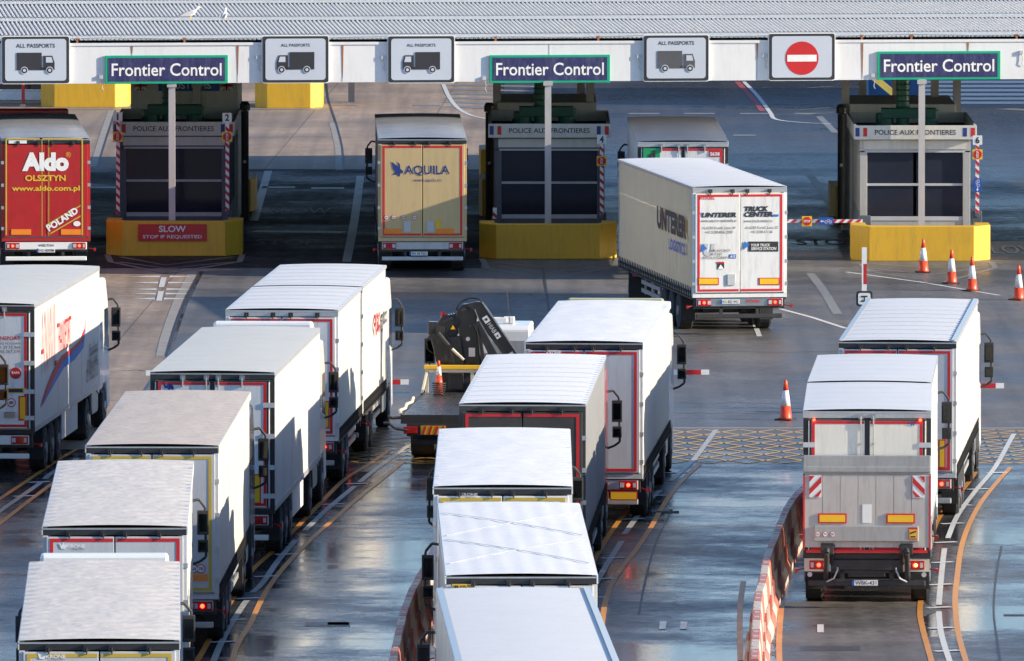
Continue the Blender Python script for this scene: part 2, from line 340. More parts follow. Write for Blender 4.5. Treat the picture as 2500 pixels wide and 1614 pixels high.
# ------------------------------------------------------------------ the ground
def sheet(name, pts, z, m):
    b = MB(); b.add([(p[0], p[1], z) for p in pts], [tuple(range(len(pts)))])
    a = sum(pts[i][0] * pts[(i + 1) % len(pts)][1] - pts[(i + 1) % len(pts)][0] * pts[i][1] for i in range(len(pts)))
    if a < 0: b.f = [tuple(b.f[0][::-1])]
    return tag(b.build(name, m), None, None, kind='structure')
sheet('ground', [(-500, -100), (500, -100), (500, 2600), (-500, 2600)], 0, 'asphalt')
g1, g2, g3 = on_z(490, 663), on_z(450, 740), on_z(405, 870)
sheet('concrete_apron', [(-70, 268), (g3.x - .6, 268), (g3.x, g3.y), (g2.x, g2.y), (g1.x, g1.y), (-1.0, 337.6), (-0.6, 446), (-70, 446)], 0.004, 'concrete')
sheet('dry_tarmac', [(g3.x - .5, 271.2), (60, 271.2), (60, 337.6), (-0.9, 337.6), (g1.x + .1, g1.y), (g2.x + .1, g2.y), (g3.x + .1, g3.y)], 0.006, 'tarmac_dry')
sheet('canopy_shade_lane', [(-70, 333.6), (-0.9, 333.6), (-0.9, 385.0), (-70, 387.0)], 0.0075, 'shaded_lane_asphalt')  # dark asphalt sheet, canopy shade put into its colour up to the shadow edge
sheet('wet_tarmac', [(-0.5, 337.7), (70, 337.7), (70, 446), (-0.3, 446)], 0.004, 'tarmac_wet')
sheet('far_road', [(-300, 446.1), (300, 446.1), (300, 900), (-300, 900)], 0.004, 'tarmac_wet')
def smooth_line(pts, n=6):
    if len(pts) < 3: return pts
    out = []
    for i in range(len(pts) - 1):
        p0, p1, p2, p3 = pts[max(i - 1, 0)], pts[i], pts[i + 1], pts[min(i + 2, len(pts) - 1)]
        for k in range(n):
            t = k / n
            out.append(0.5 * ((2 * p1) + (p2 - p0) * t + (2 * p0 - 5 * p1 + 4 * p2 - p3) * t * t + (3 * p1 - p0 - 3 * p2 + p3) * t ** 3))
    out.append(pts[-1]); return out
def ribbon(b, pts, wid, z=0.011, m=0, curve=True):
    P = [on_z(*p) if not isinstance(p, Vector) else p for p in pts]
    if curve: P = smooth_line(P)
    L_, R_ = [], []
    for i, p in enumerate(P):
        d = (P[min(i + 1, len(P) - 1)] - P[max(i - 1, 0)]); d.z = 0
        n = Vector((-d.y, d.x, 0)).normalized() * wid / 2
        L_.append((p.x + n.x, p.y + n.y, z)); R_.append((p.x - n.x, p.y - n.y, z))
    k = len(P)
    b.add(L_ + R_, [(i, k + i, k + i + 1, i + 1) for i in range(k - 1)], m)
def marking(name, lines, m, wid, z=0.011, curve=True):
    b = MB()
    for q in lines: ribbon(b, q, wid, z, 0, curve)
    return tag(b.build(name, m), None, None, kind='structure')
marking('orange_lane_line', [
    [(2467, 1142), (2433, 1180), (2393, 1231), (2362, 1291), (2346, 1343), (2338, 1399), (2332, 1459), (2334, 1502), (2338, 1538), (2346, 1574), (2358, 1614), (2366, 1640)],
    [(2382, 1153), (2358, 1187), (2294, 1263), (2274, 1319), (2262, 1391), (2250, 1455), (2246, 1498), (2254, 1542), (2264, 1578), (2274, 1614), (2282, 1640)],
    [(1708, 1134), (1657, 1183), (1617, 1239), (1590, 1287), (1550, 1347), (1514, 1393), (1494, 1427), (1478, 1470), (1470, 1522), (1466, 1570), (1464, 1640)],
    [(1600, 1160), (1565, 1205), (1532, 1247), (1498, 1291), (1454, 1363), (1430, 1430), (1415, 1500), (1408, 1560)],
    [(985, 1127), (930, 1172), (872, 1219), (817, 1267), (758, 1319), (710, 1367), (670, 1415), (638, 1466), (610, 1526), (582, 1570), (566, 1614), (556, 1640)],
    [(950, 1100), (900, 1135), (837, 1175), (746, 1267), (670, 1343), (614, 1395), (566, 1466), (514, 1558), (482, 1614), (468, 1640)],
    [(190, 1096), (135, 1128), (70, 1172), (0, 1219), (-60, 1262)],
    [(205, 1130), (120, 1187), (50, 1240), (0, 1279), (-60, 1330)],
    [(1908, 1480), (1904, 1530), (1902, 1580), (1904, 1640)],
    [(1815, 1420), (1808, 1470), (1806, 1530), (1808, 1614)]], 'road_orange', 0.115)
W1 = [(2475, 1060), (2430, 1141), (2382, 1199), (2338, 1259), (2314, 1315)]
marking('white_centre_line', [W1,
    [(2306, 1340), (2302, 1371), (2296, 1431), (2292, 1478)], [(2292, 1494), (2296, 1538), (2306, 1578), (2318, 1614), (2324, 1640)]], 'road_white', 0.115, 0.012)
marking('worn_centre_line', [
    [(1748, 1050), (1697, 1119), (1655, 1160), (1637, 1175)], [(1612, 1198), (1581, 1227), (1546, 1275), (1524, 1306)], [(1518, 1322), (1502, 1347), (1470, 1399), (1440, 1455), (1426, 1500)],
    [(1000, 1087), (948, 1124), (900, 1160), (878, 1178)], [(866, 1188), (800, 1243), (758, 1283), (745, 1296)], [(722, 1319), (678, 1371), (642, 1423), (616, 1448)], [(606, 1466), (594, 1478), (550, 1550), (522, 1614), (512, 1640)],
    [(190, 1120), (128, 1155), (110, 1170)], [(100, 1179), (50, 1214), (0, 1249), (-60, 1295)]], 'road_worn', 0.13, 0.012)
tk = []
for u, v in ((2435, 1155), (2388, 1195), (2345, 1235), (2325, 1279), (2308, 1325), (2300, 1374), (2296, 1428), (2292, 1484), (2298, 1534), (2312, 1590),
             (1655, 1155), (1600, 1211), (1546, 1268), (1498, 1363), (1475, 1414), (1450, 1460), (870, 1182), (812, 1232), (700, 1354), (650, 1408), (604, 1462), (572, 1514), (545, 1568), (95, 1178), (60, 1212)):
    p = on_z(u, v); tk.append([p + Vector((-0.24, -.12, 0)), p + Vector((.24, .12, 0))])
marking('white_tick_marks', tk, 'road_white', 0.22, 0.013, False)
# yellow hatched box
yb = []
yA, yB = on_z(1700, 1049).y, on_z(1700, 1132).y
for x0, x1 in ((3.7, 8.9), (8.9, 17.0), (-4.2, 3.7)):
    n = 9 if x1 - x0 > 6 else 6
    for k in range(-n, n + 1):
        for sgn in (1, -1):
            xs = x0 + (x1 - x0) * (k / n); xe = xs + sgn * (x1 - x0) * 1.0
            a, b_ = Vector((xs, yA, 0)), Vector((xe, yB, 0))
            if sgn < 0: a, b_ = Vector((xs + (x1 - x0), yA, 0)), Vector((xs, yB, 0))
            t0, t1 = 0.0, 1.0
            dx = b_.x - a.x
            for lim, side in ((x0, 1), (x1, -1)):
                if dx != 0:
                    tt = (lim - a.x) / dx
                    if (dx > 0) == (side > 0): t0 = max(t0, tt)
                    else: t1 = min(t1, tt)
            if t1 - t0 > 0.05: yb.append([a.lerp(b_, t0), a.lerp(b_, t1)])
yb += [[Vector((-4.2, yB, 0)), Vector((17, yB, 0))]]
marking('yellow_box_marking', yb, 'road_yellow', 0.085, 0.010, False)
marking('white_stop_line', [[Vector((-4.2, yA + .4, 0)), Vector((17, yA + .3, 0))]], 'road_white', 0.12, 0.012, False)
# marks before and behind the booths
dash = []
for u, v, ln in ((2010, 1530, 8), (1630, 1528, 8), (1680, 1528, 8)): dash.append([(u + 2, v - ln), (u, v + ln)])
marking('short_white_dash', [[(2003, 1526), (2003, 1545)], [(1619, 1519), (1617, 1537)], [(1670, 1519), (1668, 1537)]], 'road_white', 0.13, 0.012, False)
cen = [(400, 678, 394, 702), (393, 712, 388, 735)]
marking('rumble_centre_dash', [[(a, b_), (c, d)] for a, b_, c, d in cen], 'road_white', 0.16, 0.012, False)
rum = MB()
for v, l0, l1, r0, r1 in ((676, 310, 390, 414, 470), (691, 322, 386, 410, 478), (707, 322, 382, 406, 470), (718, 322, 380, 404, 468), (730, 322, 378, 400, 462)):
    for a, b_ in ((l0, l1), (r1, r0)):
        p, q = on_z(a, v), on_z(b_, v)
        rum.add([(p.x, p.y, .012), (q.x, q.y - .38, .012), (q.x, q.y + .38, .012)], [(0, 1, 2) if p.x < q.x else (0, 2, 1)])
tag(rum.build('rumble_wedges', 'road_white'), None, None, kind='structure')
marking('island_outline', [
    [(262, 622), (270, 640), (404, 668)], [(404, 668), (585, 640), (592, 622)], [(295, 628), (404, 648), (570, 628)], [(290, 640), (404, 656), (575, 640)],
    [(1176, 632), (1190, 655), (1335, 682), (1500, 652), (1508, 632)], [(1205, 640), (1335, 654), (1480, 640)], [(1215, 650), (1335, 667), (1470, 652)],
    [(2102, 645), (2118, 663), (2300, 691), (2430, 655), (2420, 640)], [(2130, 645), (2270, 656), (2400, 648)], [(2140, 657), (2270, 672), (2390, 656)]], 'road_faded', 0.18, 0.012, False)
marking('long_white_line', [[(1905, 755), (1980, 775), (2066, 803)], [(1842, 790), (1854, 822)], [(2066, 665), (2250, 690), (2440, 722)]], 'road_white', 0.14, 0.012, False)
marking('worn_lane_line', [[(1978, 668), (2010, 710), (2045, 768)], [(1975, 425), (2010, 470), (2030, 510)], [(2000, 285), (2040, 325)],
    [(655, 418), (640, 470), (620, 540)], [(880, 430), (865, 540), (846, 640)], [(1120, 412), (1118, 480), (1115, 560)]], 'road_faded', 0.26, 0.012)
marking('white_cross_line', [[(u, 258), (u + 68, 258)] for u in (805, 1008)] + [[(600, 267), (790, 267)], [(150, 267), (320, 267)]] + [[(u, 278), (u + 75, 278)] for u in (1535, 1670, 1806, 1940)]
    + [[(1790, 331), (1845, 331)], [(640, 458), (720, 458)], [(760, 460), (840, 460)], [(220, 458), (290, 458)], [(1640, 440), (1700, 440)], [(620, 565), (840, 568)], [(1920, 580), (2070, 585)], [(2450, 266), (2520, 270)]], 'road_faded', 0.85, 0.012, False)
marking('zebra_stripe', [[(1100 - k * 1, 208 + 10.4 * k), (1315 - k * 3, 212 + 11.2 * k)] for k in range(6)], 'road_faded', 1.1, 0.012, False)
marking('curved_white_line', [[(1082, 206), (1098, 240), (1120, 266), (1150, 282), (1190, 291)], [(1816, 200), (1850, 235), (1880, 275), (1895, 292), (1960, 300), (2030, 303)]], 'road_white', 0.16, 0.013)
marking('curved_red_line', [[(1800, 200), (1832, 235), (1862, 272)]], 'road_red', 0.22, 0.012)
marking('thin_hatch_line', [[(1860 + 4 * k, 215 + 13 * k), (1950, 217 + 13 * k), (2035, 211 + 13 * k)] for k in range(6)], 'road_faded', 0.18, 0.012, False)
# slab joints, repairs and gullies
marking('slab_joint', [[(797, 205), (802, 245), (820, 300), (835, 360), (838, 415)], [(490, 663), (470, 700), (450, 740), (420, 820), (405, 870)],
    [(282, 270), (262, 330), (238, 408)], [(1325, 655), (1332, 700), (1340, 760)]], 'black_trim', 0.07, 0.014)
M['pale_concrete'] = mat('pale_concrete', (0.30, 0.27, 0.23), 0.6, var=0.3, vscale=3)
jl = []
for v, u0, u1 in ((1238, 1640, 1945), (1288, 1620, 1905), (1402, 1560, 1860), (1190, 700, 1060), (1280, 800, 1060), (1560, 620, 960), (1075, 1660, 1960), (1010, 1640, 1960), (985, 1660, 1960), (1330, 2350, 2500), (1240, 2400, 2520), (860, 1650, 2050), (905, 300, 400), (960, 960, 1000), (1420, 640, 990)):
    n = 8; jl.append([(u0 + (u1 - u0) * k / n, v + 1.2 * math.sin(k * 1.7 + v)) for k in range(n + 1)])
jl += [[(2445, 1334), (2436, 1380), (2428, 1440), (2426, 1500), (2434, 1560), (2446, 1640)], [(1640, 1245), (1600, 1330), (1575, 1420), (1560, 1500)]]
marking('road_crack', jl, 'black_trim', 0.045, 0.009)
dr = MB()
for u, v in ((1630, 1251),):
    p = on_z(u, v)
    for k in range(6): dr.box(p.x - .25, p.x + .25, p.y - .2 + k * .08, p.y - .16 + k * .08, .006, .014)
tag(dr.build('gully_grating', 'chassis'), None, None, kind='structure')
marking('pale_kerb_strip', [[(472, 663), (452, 700), (432, 740), (404, 820), (392, 870)], [(812, 300), (826, 360), (828, 415)], [(272, 270), (252, 330), (228, 408)]], 'pale_concrete', 0.25, 0.010)
M['patch_asphalt'] = mat('patch_asphalt', (0.045, 0.045, 0.047), 0.42, var=0.4, vscale=5, rvar=0.1)
def ragged(P, amp=.35):
    out = []
    for a, b_ in zip(P, P[1:] + P[:1]):
        n = max(2, int((b_ - a).length / .15)); d = (b_ - a).normalized(); nr = Vector((-d.y, d.x, 0))
        for k in range(n):
            p = a.lerp(b_, k / n); f = min(1, min(k, n - k) / 4)
            q = p + nr * f * amp * (noise.noise(Vector((p.x * .9, p.y * .5, 0))) + .5 * noise.noise(Vector((p.x * 4, p.y * 2.5, 3)))); out.append((q.x, q.y))
    return out
rp = MB()
for u0, u1, v0, v1 in ((745, 855, 1520, 1529), (800, 852, 1519, 1527), (1955, 2100, 1578, 1590), (1590, 1640, 1244, 1252), (2450, 2500, 1500, 1504)):
    a, b_, c, d = on_z(u0, v1), on_z(u1, v1), on_z(u1, v0), on_z(u0, v0)
    rp.add([(p.x, p.y, 0.009) for p in (a, b_, c, d)], [(0, 1, 2, 3)])
tag(rp.build('patch_repair', 'patch_asphalt'), None, None, kind='structure')
q_ = [on_z(*p) for p in ((2436, 1332), (2560, 1328), (2620, 1680), (2446, 1680), (2432, 1560), (2420, 1450))]
pass
q_ = [on_z(*p) for p in ((1912, 1470), (2262, 1470), (2290, 1680), (1900, 1680))]
sheet('pale_lane', ragged(q_), 0.005, 'tarmac_dry')  # lighter, browner tarmac sheet with a ragged outline
q_ = [on_z(*p) for p in ((1436, 1478), (1640, 1478), (1640, 1680), (1430, 1680))]
pass
# lettering painted on the lanes (read from the approach)
def road_text(body, u, v, w_, l_, name='road_lettering'):
    p = on_z(u, v); e = tag(text(body, (p.x, p.y, 0.010), w_, l_, 'road_ghost', None, 'up', name=name, bold=0.01), None, None, kind='structure')
road_text('STOP', 700, 592, 1.9, 2.6); road_text('STOP', 2020, 592, 1.9, 2.6); road_text('SLOW', 735, 515, 1.9, 3.0)
road_text('SLOW', 2470, 610, 1.9, 4.0)

# ------------------------------------------------------------------ the canopy with its gantry fascia
can = thing('canopy', 'long port canopy with ribbed metal roof and white fascia beam above the booths', 'canopy', (0, 340.9, 0), BA)
X0, X1 = -70.0, 38.0
def strip_profile():
    """(y, z) of the folds of the roof: long low slopes falling back, short ones rising"""
    y, z, out = 0.25, 6.36, [(0.25, 6.36)]
    y += 5.4; out.append((y, 6.24))
    up = True
    while y < 45:
        if up: y += 4.4; out.append((y, 6.44))
        else: y += 8.2; out.append((y, 6.24))
        up = not up
    return out
prof = strip_profile(); rb = MB(); per = 0.132
nx = int((X1 - X0) / per)
for (ya, za), (yb_, zb) in zip(prof, prof[1:]):
    tall = zb > za; lift = 0.03 if tall else 0.0
    vs, fs, ms = [], [], []
    prx = ((0, 0), (.078, 0.0), (.088, .045), (.122, .045))
    for i in range(nx + 1):
        x = X0 + i * per
        for dx, dz in prx:
            vs.append((x + dx, ya - (0.25 if tall else 0), za + dz + lift)); vs.append((x + dx, yb_ + (0.12 if tall else 0), zb + dz + lift))
    k = len(vs) // 2; o_ = len(rb.v)
    rb.v += vs
    for i in range(k - 1): rb.f.append(tuple(o_ + q for q in (2 * i, 2 * i + 2, 2 * i + 3, 2 * i + 1))); rb.m.append(0 if i % 4 == 0 else 1)
rb.build('roof', ['shaded_roof_pan', 'sunlit_roof_rib'], can)
lap = MB()
for (ya, za), (yb_, zb) in zip(prof[1:], prof[2:]):
    if zb > za: lap.box(X0, X1, ya - .33, ya - .27, za + .0, za + .035)
    else: lap.box(X0, X1, ya + .13, ya + .19, za + .02, za + .075)
lap.build('ridge_flashing', 'ink_grey', can)
so_ = MB(); so_.box(X0, X1, 0.3, 45, 6.10, 6.16); so_.build('soffit', 'booth_slate', can)
fb = MB(); fb.box(X0, X1, 0, 0.22, 5.10, 6.26); fb.box(X0, X1, -.03, 0, 6.22, 6.30); fb.box(X0, X1, 0.22, 0.5, 6.16, 6.2); fb.build('fascia', 'beam_white', can)
def bloc(u, v, off=0):
    p = on_beam(u, v, off); return (p.x / math.cos(BA)), p.z
for u in (322, 580, 836, 1090, 1341, 1602, 1848, 2105, 2363):
    x, z = bloc(u, 150); jt = MB(); jt.box(x - .012, x + .012, -.006, 0, 5.12, 6.21); jt.build('panel_joint', 'ink_pale', can)
for u, h_ in ((322, .25), (580, .9), (836, 1.0), (1602, .3), (2105, 1.05), (2363, .3), (1848, .5)):
    x, z = bloc(u, 120); rs = MB(); rs.extr([(-.03, 6.2), (.035, 6.2), (.012, 6.2 - h_), (-.008, 6.2 - h_ * .8)], (x, -.006, 0), (1, 0, 0), (0, 0, 1), (0, -.003, 0)); rs.build('rust_stain', 'rust', can)
for u, v in ((629, 140), (247, 188), (935, 140), (1182, 191), (1559, 138), (1866, 135), (2131, 184), (2493, 128)):
    x, z = bloc(u, v); jb = MB(); jb.box(x - .055, x + .055, -.06, 0.0, z - .055, z + .055)
    jb.tube([(x + .01, -.03, z - .05), (x + .05, -.04, z - .2), (x + .02, -.04, z - .33), (x + .07, -.03, z - .4)], .012, 5)
    jb.build('junction_box', 'ink_pale', can)
for u in (190, 452, 1212, 1463, 2228, 2485, 2107):
    x, z = bloc(u, 108); b = MB(); b.box(x - .03, x + .03, .25, .32, 6.26, 6.42); b.box(x - .05, x + .05, .22, .40, 6.40, 6.43); b.build('roof_bracket', 'rust', can)
b = MB()
for k in range(24): b.tube([(-60 + k * 4, .45, 6.43 - .02 * (k % 2)), (-58 + k * 4, .45, 6.39), (-56 + k * 4, .45, 6.43 - .02 * ((k + 1) % 2))], .008, 5)
b.build('roof_cable', 'ink_grey', can)
# front posts and the columns behind the booths
for u, yw in ((420, 340.0), (1338, 341.0), (2250, 342.0)):
    p = on_y(u, 400, yw); lx = p.x; ly = yw
    o = MB(); o.box(-.095, .095, -.1, .1, 0.15, 5.11); o.box(-.16, .16, -.16, .16, .15, .17); o.box(-.14, .14, -.14, .02, 4.98, 5.10)
    q = o.build('post', 'post_paint', can); q.matrix_parent_inverse = (Matrix.Translation((0, 340.9, 0)) @ Matrix.Rotation(BA, 4, 'Z')).inverted(); q.location = (lx, ly, 0)
for u, yw in ((1213, 353), (1322, 356), (1441, 353), (1418, 358), (2064, 352), (2106, 357), (2188, 358), (2282, 356), (2336, 353), (480, 353), (340, 356), (2600, 352), (-200, 352)):
    p = on_y(u, 240, yw)
    o = MB(); o.box(-.12, .12, -.12, .12, 0.0, 6.1)
    q = o.build('column', 'post_paint', can); q.matrix_parent_inverse = (Matrix.Translation((0, 340.9, 0)) @ Matrix.Rotation(BA, 4, 'Z')).inverted(); q.location = (p.x, yw, 0)
# rust spots on the right hand post are part of its paint

# ------------------------------------------------------------------ signs on the fascia
def lorry_pictogram(par, x, z, w_, flip, grey=False):
    s = -1 if flip else 1
    P = [[(-.5, -.26), (.16, -.26), (.16, .3), (-.5, .3)], [(.2, -.26), (.5, -.26), (.5, -.02), (.44, .2), (.2, .2)], [(.1, -.26), (.3, -.26), (.3, -.18), (.1, -.18)]]
    P = [[(q[0] * w_ * s, q[1] * w_ * .82) for q in p] for p in P]
    decal('lorry_silhouette', P, (x, -.12, z), 'ink_grey' if grey else 'ink', par, t=.006)
    decal('cab_window', [[(q[0] * w_ * s, q[1] * w_ * .82) for q in ((.27, -.02), (.455, -.02), (.42, .155), (.27, .155))]], (x, -.128, z), 'sign_face', par, t=.004)
    wh = []
    for cx in (-.3, .37): wh += [(0, circ(cx * w_ * s, -.27 * w_ * .82, .098 * w_)), (1, circ(cx * w_ * s, -.27 * w_ * .82, .078 * w_)), (2, circ(cx * w_ * s, -.27 * w_ * .82, .04 * w_))]
    b = MB()
    for mi, p in wh: b.extr(p, (x, -.127 - .003 * mi, z), (1, 0, 0), (0, 0, 1), (0, -.004, 0), mi % 3)
    b.build('wheel_silhouette', ['sign_face', 'ink', 'sign_face'], par)
def gantry_sign(u0, u1, v0, v1, label, kind, flip=False, grey=False, th=(.0, .0, 1.0)):
    x0, z1 = bloc(u0, v0, .15); x1, z0 = bloc(u1, v1, .15)
    cx, cz, w_, h_ = (x0 + x1) / 2, (z0 + z1) / 2, x1 - x0, z1 - z0
    t = thing('lane_sign', label, 'sign', group='lane signs on the fascia beam')
    t.location = (cx * math.cos(BA), 340.9 + cx * math.sin(BA), cz); t.rotation_euler.z = BA
    b = MB(); b.extr(rrect(w_, h_, .07), (0, -.09, 0), (1, 0, 0), (0, 0, 1), (0, .085, 0)); b.build('casing', 'ink_white', t)
    b = MB(); b.extr(rrect(w_ - .05, h_ - .05, .06), (0, -.09, 0), (1, 0, 0), (0, 0, 1), (0, -.012, 0)); b.build('black_border', 'ink', t)
    b = MB(); b.extr(rrect(w_ - .22, h_ - .19, .09), (0, -.101, 0), (1, 0, 0), (0, 0, 1), (0, -.010, 0)); b.build('face', 'sign_face', t)
    if kind == 'lorry':
        text('ALL PASSPORTS', (0 + th[0], -.112, h_ * th[1] + .42), 1.0 * th[2], .105 * th[2], 'ink', t, bold=.01)
        lorry_pictogram(t, 0, -.06, 1.12, flip, grey)
    else:
        decal('red_disc', [circ(0, 0, .5, 40)], (0, -.112, -.04), 'sign_red', t, t=.005)
        decal('white_bar', [rect(-.44, -.1, .44, .1)], (0, -.117, -.04), 'ink_white', t, t=.005)
gantry_sign(2, 170, 88, 205, 'weathered lane sign with a lorry facing right, leftmost on the beam', 'lorry', True and False, th=(0, 0, 1.15))
gantry_sign(638, 803, 87, 203, 'lane sign with a lorry facing left, between the first booth sign and the beige lorry', 'lorry', True, th=(0, 0, .86))
gantry_sign(945, 1110, 87, 203, 'lane sign with a lorry facing left, next to the middle Frontier Control sign', 'lorry', True, th=(0, 0, .86))
gantry_sign(1569, 1731, 85, 199, 'lane sign with a faded grey lorry facing right, above the refrigerated lorry', 'lorry', False, True, th=(0, 0.02, 1.08))
gantry_sign(1875, 2039, 81, 197, 'red and white no entry sign in a black frame on the beam', 'no')
for u0, u1, v0, v1, lb in ((256, 556, 136, 204, 'weathered navy Frontier Control sign above the booth with the red SLOW board'), (1195, 1489, 135, 202, 'navy Frontier Control sign with green edge above the middle booth'), (2142, 2442, 126, 194, 'navy Frontier Control sign above the right booth')):
    x0, z1 = bloc(u0, v0, .1); x1, z0 = bloc(u1, v1, .1)
    cx, cz, w_, h_ = (x0 + x1) / 2, (z0 + z1) / 2, x1 - x0, z1 - z0
    t = thing('frontier_control_sign', lb, 'sign', (cx * math.cos(BA), 340.9 + cx * math.sin(BA), cz), BA, 'Frontier Control signs')
    b = MB(); b.box(-w_ / 2, w_ / 2, -.07, -.01, -h_ / 2, h_ / 2); b.build('green_edge', 'sign_green', t, bevel=.01)
    b = MB(); b.box(-w_ / 2 + .09, w_ / 2 - .09, -.078, -.07, -h_ / 2 + .075, h_ / 2 - .07); b.build('face', 'sign_navy', t)
    text('Frontier Control', (0, -.08, .0), w_ - .38, .38, 'ink_white', t, bold=.012)

# ------------------------------------------------------------------ crash blocks and booths
def crash_block(x0, x1, y0, depth, hgt, ch, label, name='crash_block', sign=False):
    t = MB(); tk_ = .45; full = depth; depth = 1.9
    t.extr([(x0, .7), (x0 + ch, 0), (x1 - ch, 0), (x1, .7), (x1, depth), (x1 - tk_, depth), (x1 - tk_, .85), (x1 - ch - .1, tk_), (x0 + ch + .1, tk_), (x0 + tk_, .85), (x0 + tk_, depth), (x0, depth)], (0, 0, 0.0), (1, 0, 0), (0, 1, 0), (0, 0, hgt))
    e = thing(name, label, 'crash block', (0, y0, 0), 0, 'yellow crash blocks')
    t.build('wall', 'yellow_block', e, bevel=.02)
    b = MB(); b.box(x0 + tk_, x1 - tk_, tk_ + .45, full, 0, .15); b.build('island_slab', 'concrete', e); b = MB(); b.box(x0 + .3, x0 + tk_, depth, full, 0, .17); b.box(x1 - tk_, x1 - .3, depth, full, 0, .17); b.build('kerb', 'yellow_block', e)
    return e
BL = [(-12.05, -8.0, 339.3, 'yellow crash block with the red SLOW board in front of the left booth'),
      (-0.97, 3.1, 337.9, 'shaded yellow crash block in front of the middle booth'),
      (10.0, 14.1, 336.9, 'sunlit yellow crash block in front of the right booth, behind the cones')]
blocks = []
for x0, x1, y0, lb in BL: blocks.append(crash_block(x0, x1, y0, 13.0, 1.03, .5, lb))
sx = on_y(421, 568, 339.25)
sb = thing('slow_board', 'red SLOW STOP IF REQUESTED board on the yellow crash block', 'sign', (sx.x, 339.29, sx.z))
b = MB(); b.extr(rrect(2.04, .50, .04), (0, 0, 0), (1, 0, 0), (0, 0, 1), (0, -.03, 0)); b.build('panel', 'sign_red', sb)
text('SLOW', (0, -.032, .11), .80, .19, 'ink_white', sb, bold=.02); text('STOP IF REQUESTED', (0, -.032, -.13), 1.75, .12, 'ink_white', sb, bold=.012)

FL_UK = None
def union_flag(par, x, z, w_, h_, y=-.02):
    decal('flag_ground', [rect(-w_ / 2, -h_ / 2, w_ / 2, h_ / 2)], (x, y, z), 'plate_blue', par, t=.004)
    d = []
    for s in (1, -1): d.append([(-w_ / 2, -s * h_ / 2), (-w_ / 2 + .07, -s * h_ / 2), (w_ / 2, s * h_ / 2 - s * .05), (w_ / 2, s * h_ / 2), (w_ / 2 - .07, s * h_ / 2), (-w_ / 2, -s * h_ / 2 + s * .05)])
    decal('white_cross', d + [rect(-w_ / 2, -.055, w_ / 2, .055), rect(-.055, -h_ / 2, .055, h_ / 2)], (x, y - .006, z), 'ink_white', par, t=.003)
    decal('red_cross', [rect(-w_ / 2, -.03, w_ / 2, .03), rect(-.03, -h_ / 2, .03, h_ / 2)], (x, y - .012, z), 'ink_red', par, t=.003)
def booth(xc, yf, label, wb=3.3, dp=7.4, fm='booth_frame'):
    t = thing('border_booth', label, 'booth', (xc, yf, 0), 0, 'police booths on the islands')
    h = wb / 2; z0, z1 = .17, 3.68
    b = MB()
    for x in (-h, h - .22): b.box(x, x + .22, 0, .22, z0, 2.96); b.box(x, x + .22, dp - .22, dp, z0, 2.96)
    b.box(-h + .22, h - .22, .04, .18, z0, .86); b.box(-h, h, .0, dp, 2.90, 3.30)
    b.box(-h + .22, h - .22, dp - .18, dp - .02, z0, 2.96)
    for x in (-h, h - .10): b.box(x, x + .10, .22, dp - .22, z0, 1.05)
    for k in range(1, 5):
        for x in (-h, h - .10): b.box(x, x + .10, dp * k / 5 - .08, dp * k / 5 + .08, 1.05, 2.9)
    b.build('frame', fm, t, bevel=.01)
    b = MB(); b.box(-h + .12, h - .12, -.03, -.005, 3.0, 3.26); b.build('band_panel', 'booth_grey', t)
    for i, (xa, xb) in enumerate(((-h + .22, -.05), (.05, h - .22))):
        for za, zb in ((.98, 1.90), (1.97, 2.9)):
            b = MB(); b.box(xa, xb, .10, .13, za, zb); b.build('window', 'booth_glass', t)
    b = MB(); b.box(-h + .22, h - .22, .02, .14, .86, .98); b.box(-h + .22, h - .22, .05, .14, 1.90, 1.97); b.box(-h + .15, h - .15, -.01, .12, 2.90, 2.955)
    b.build('window_rail', 'ink_pale', t)
    for s in (-1, 1):
        b = MB()
        for k in range(5): b.box(s * (h - .07), s * (h - .05), dp * k / 5 + .1, dp * (k + 1) / 5 - .1, 1.05, 2.9)
        b.build('side_window', 'booth_glass', t)
    b = MB(); f = h + .18
    b.box(-f, f, -.24, -.16, 3.30, 3.72); b.box(-f, -f + .08, -.16, dp + .2, 3.30, 3.72); b.box(f - .08, f, -.16, dp + .2, 3.30, 3.72); b.box(-f + .08, f - .08, dp + .12, dp + .2, 3.3, 3.72)
    b.build('fascia', 'booth_grey', t, bevel=.008)
    b = MB(); b.box(-f + .08, f - .08, -.16, dp + .12, 3.31, 3.40)
    random.seed(int(xc * 10)); 
    for k in range(5):
        x = random.uniform(-1.2, 1.0); y = random.uniform(1, 6); b.box(x, x + random.uniform(.2, .6), y, y + random.uniform(.2, .8), 3.40, 3.40 + random.uniform(.05, .18))
    b.build('roof_tray', 'roof_tray', t)
    text('POLICE AUX FRONTIERES', (.0, -.242, 3.515), 2.42, .15, 'ink', t, bold=.012)
    for x, m in ((-f + .10, 'ink_navy'), (-f + .33, 'ink_red'), (f - .35, 'ink_navy'), (f - .11, 'ink_red')):
        decal('flag_stripe', [rect(-.06, -.14, .06, .12)], (x, -.24, 3.53), m, t, t=.006)
    d = MB(); d.cyl((-.25, 3.5, 3.42), (-.25, 3.5, 6.05), .2, 14)
    for z in range(12): d.cyl((-.25, 3.5, 3.9 + .17 * z), (-.25, 3.5, 3.94 + .17 * z), .225, 14)
    d.box(-.9, .75, 3.2, 3.8, 3.75, 4.05); d.cyl((.55, 3.5, 3.42), (.55, 3.5, 4.0), .28, 12); d.cyl((-.8, 3.5, 3.42), (-.8, 3.5, 3.9), .28, 12)
    d.build('air_duct', 'duct_green', t, bevel=.02)
    return t
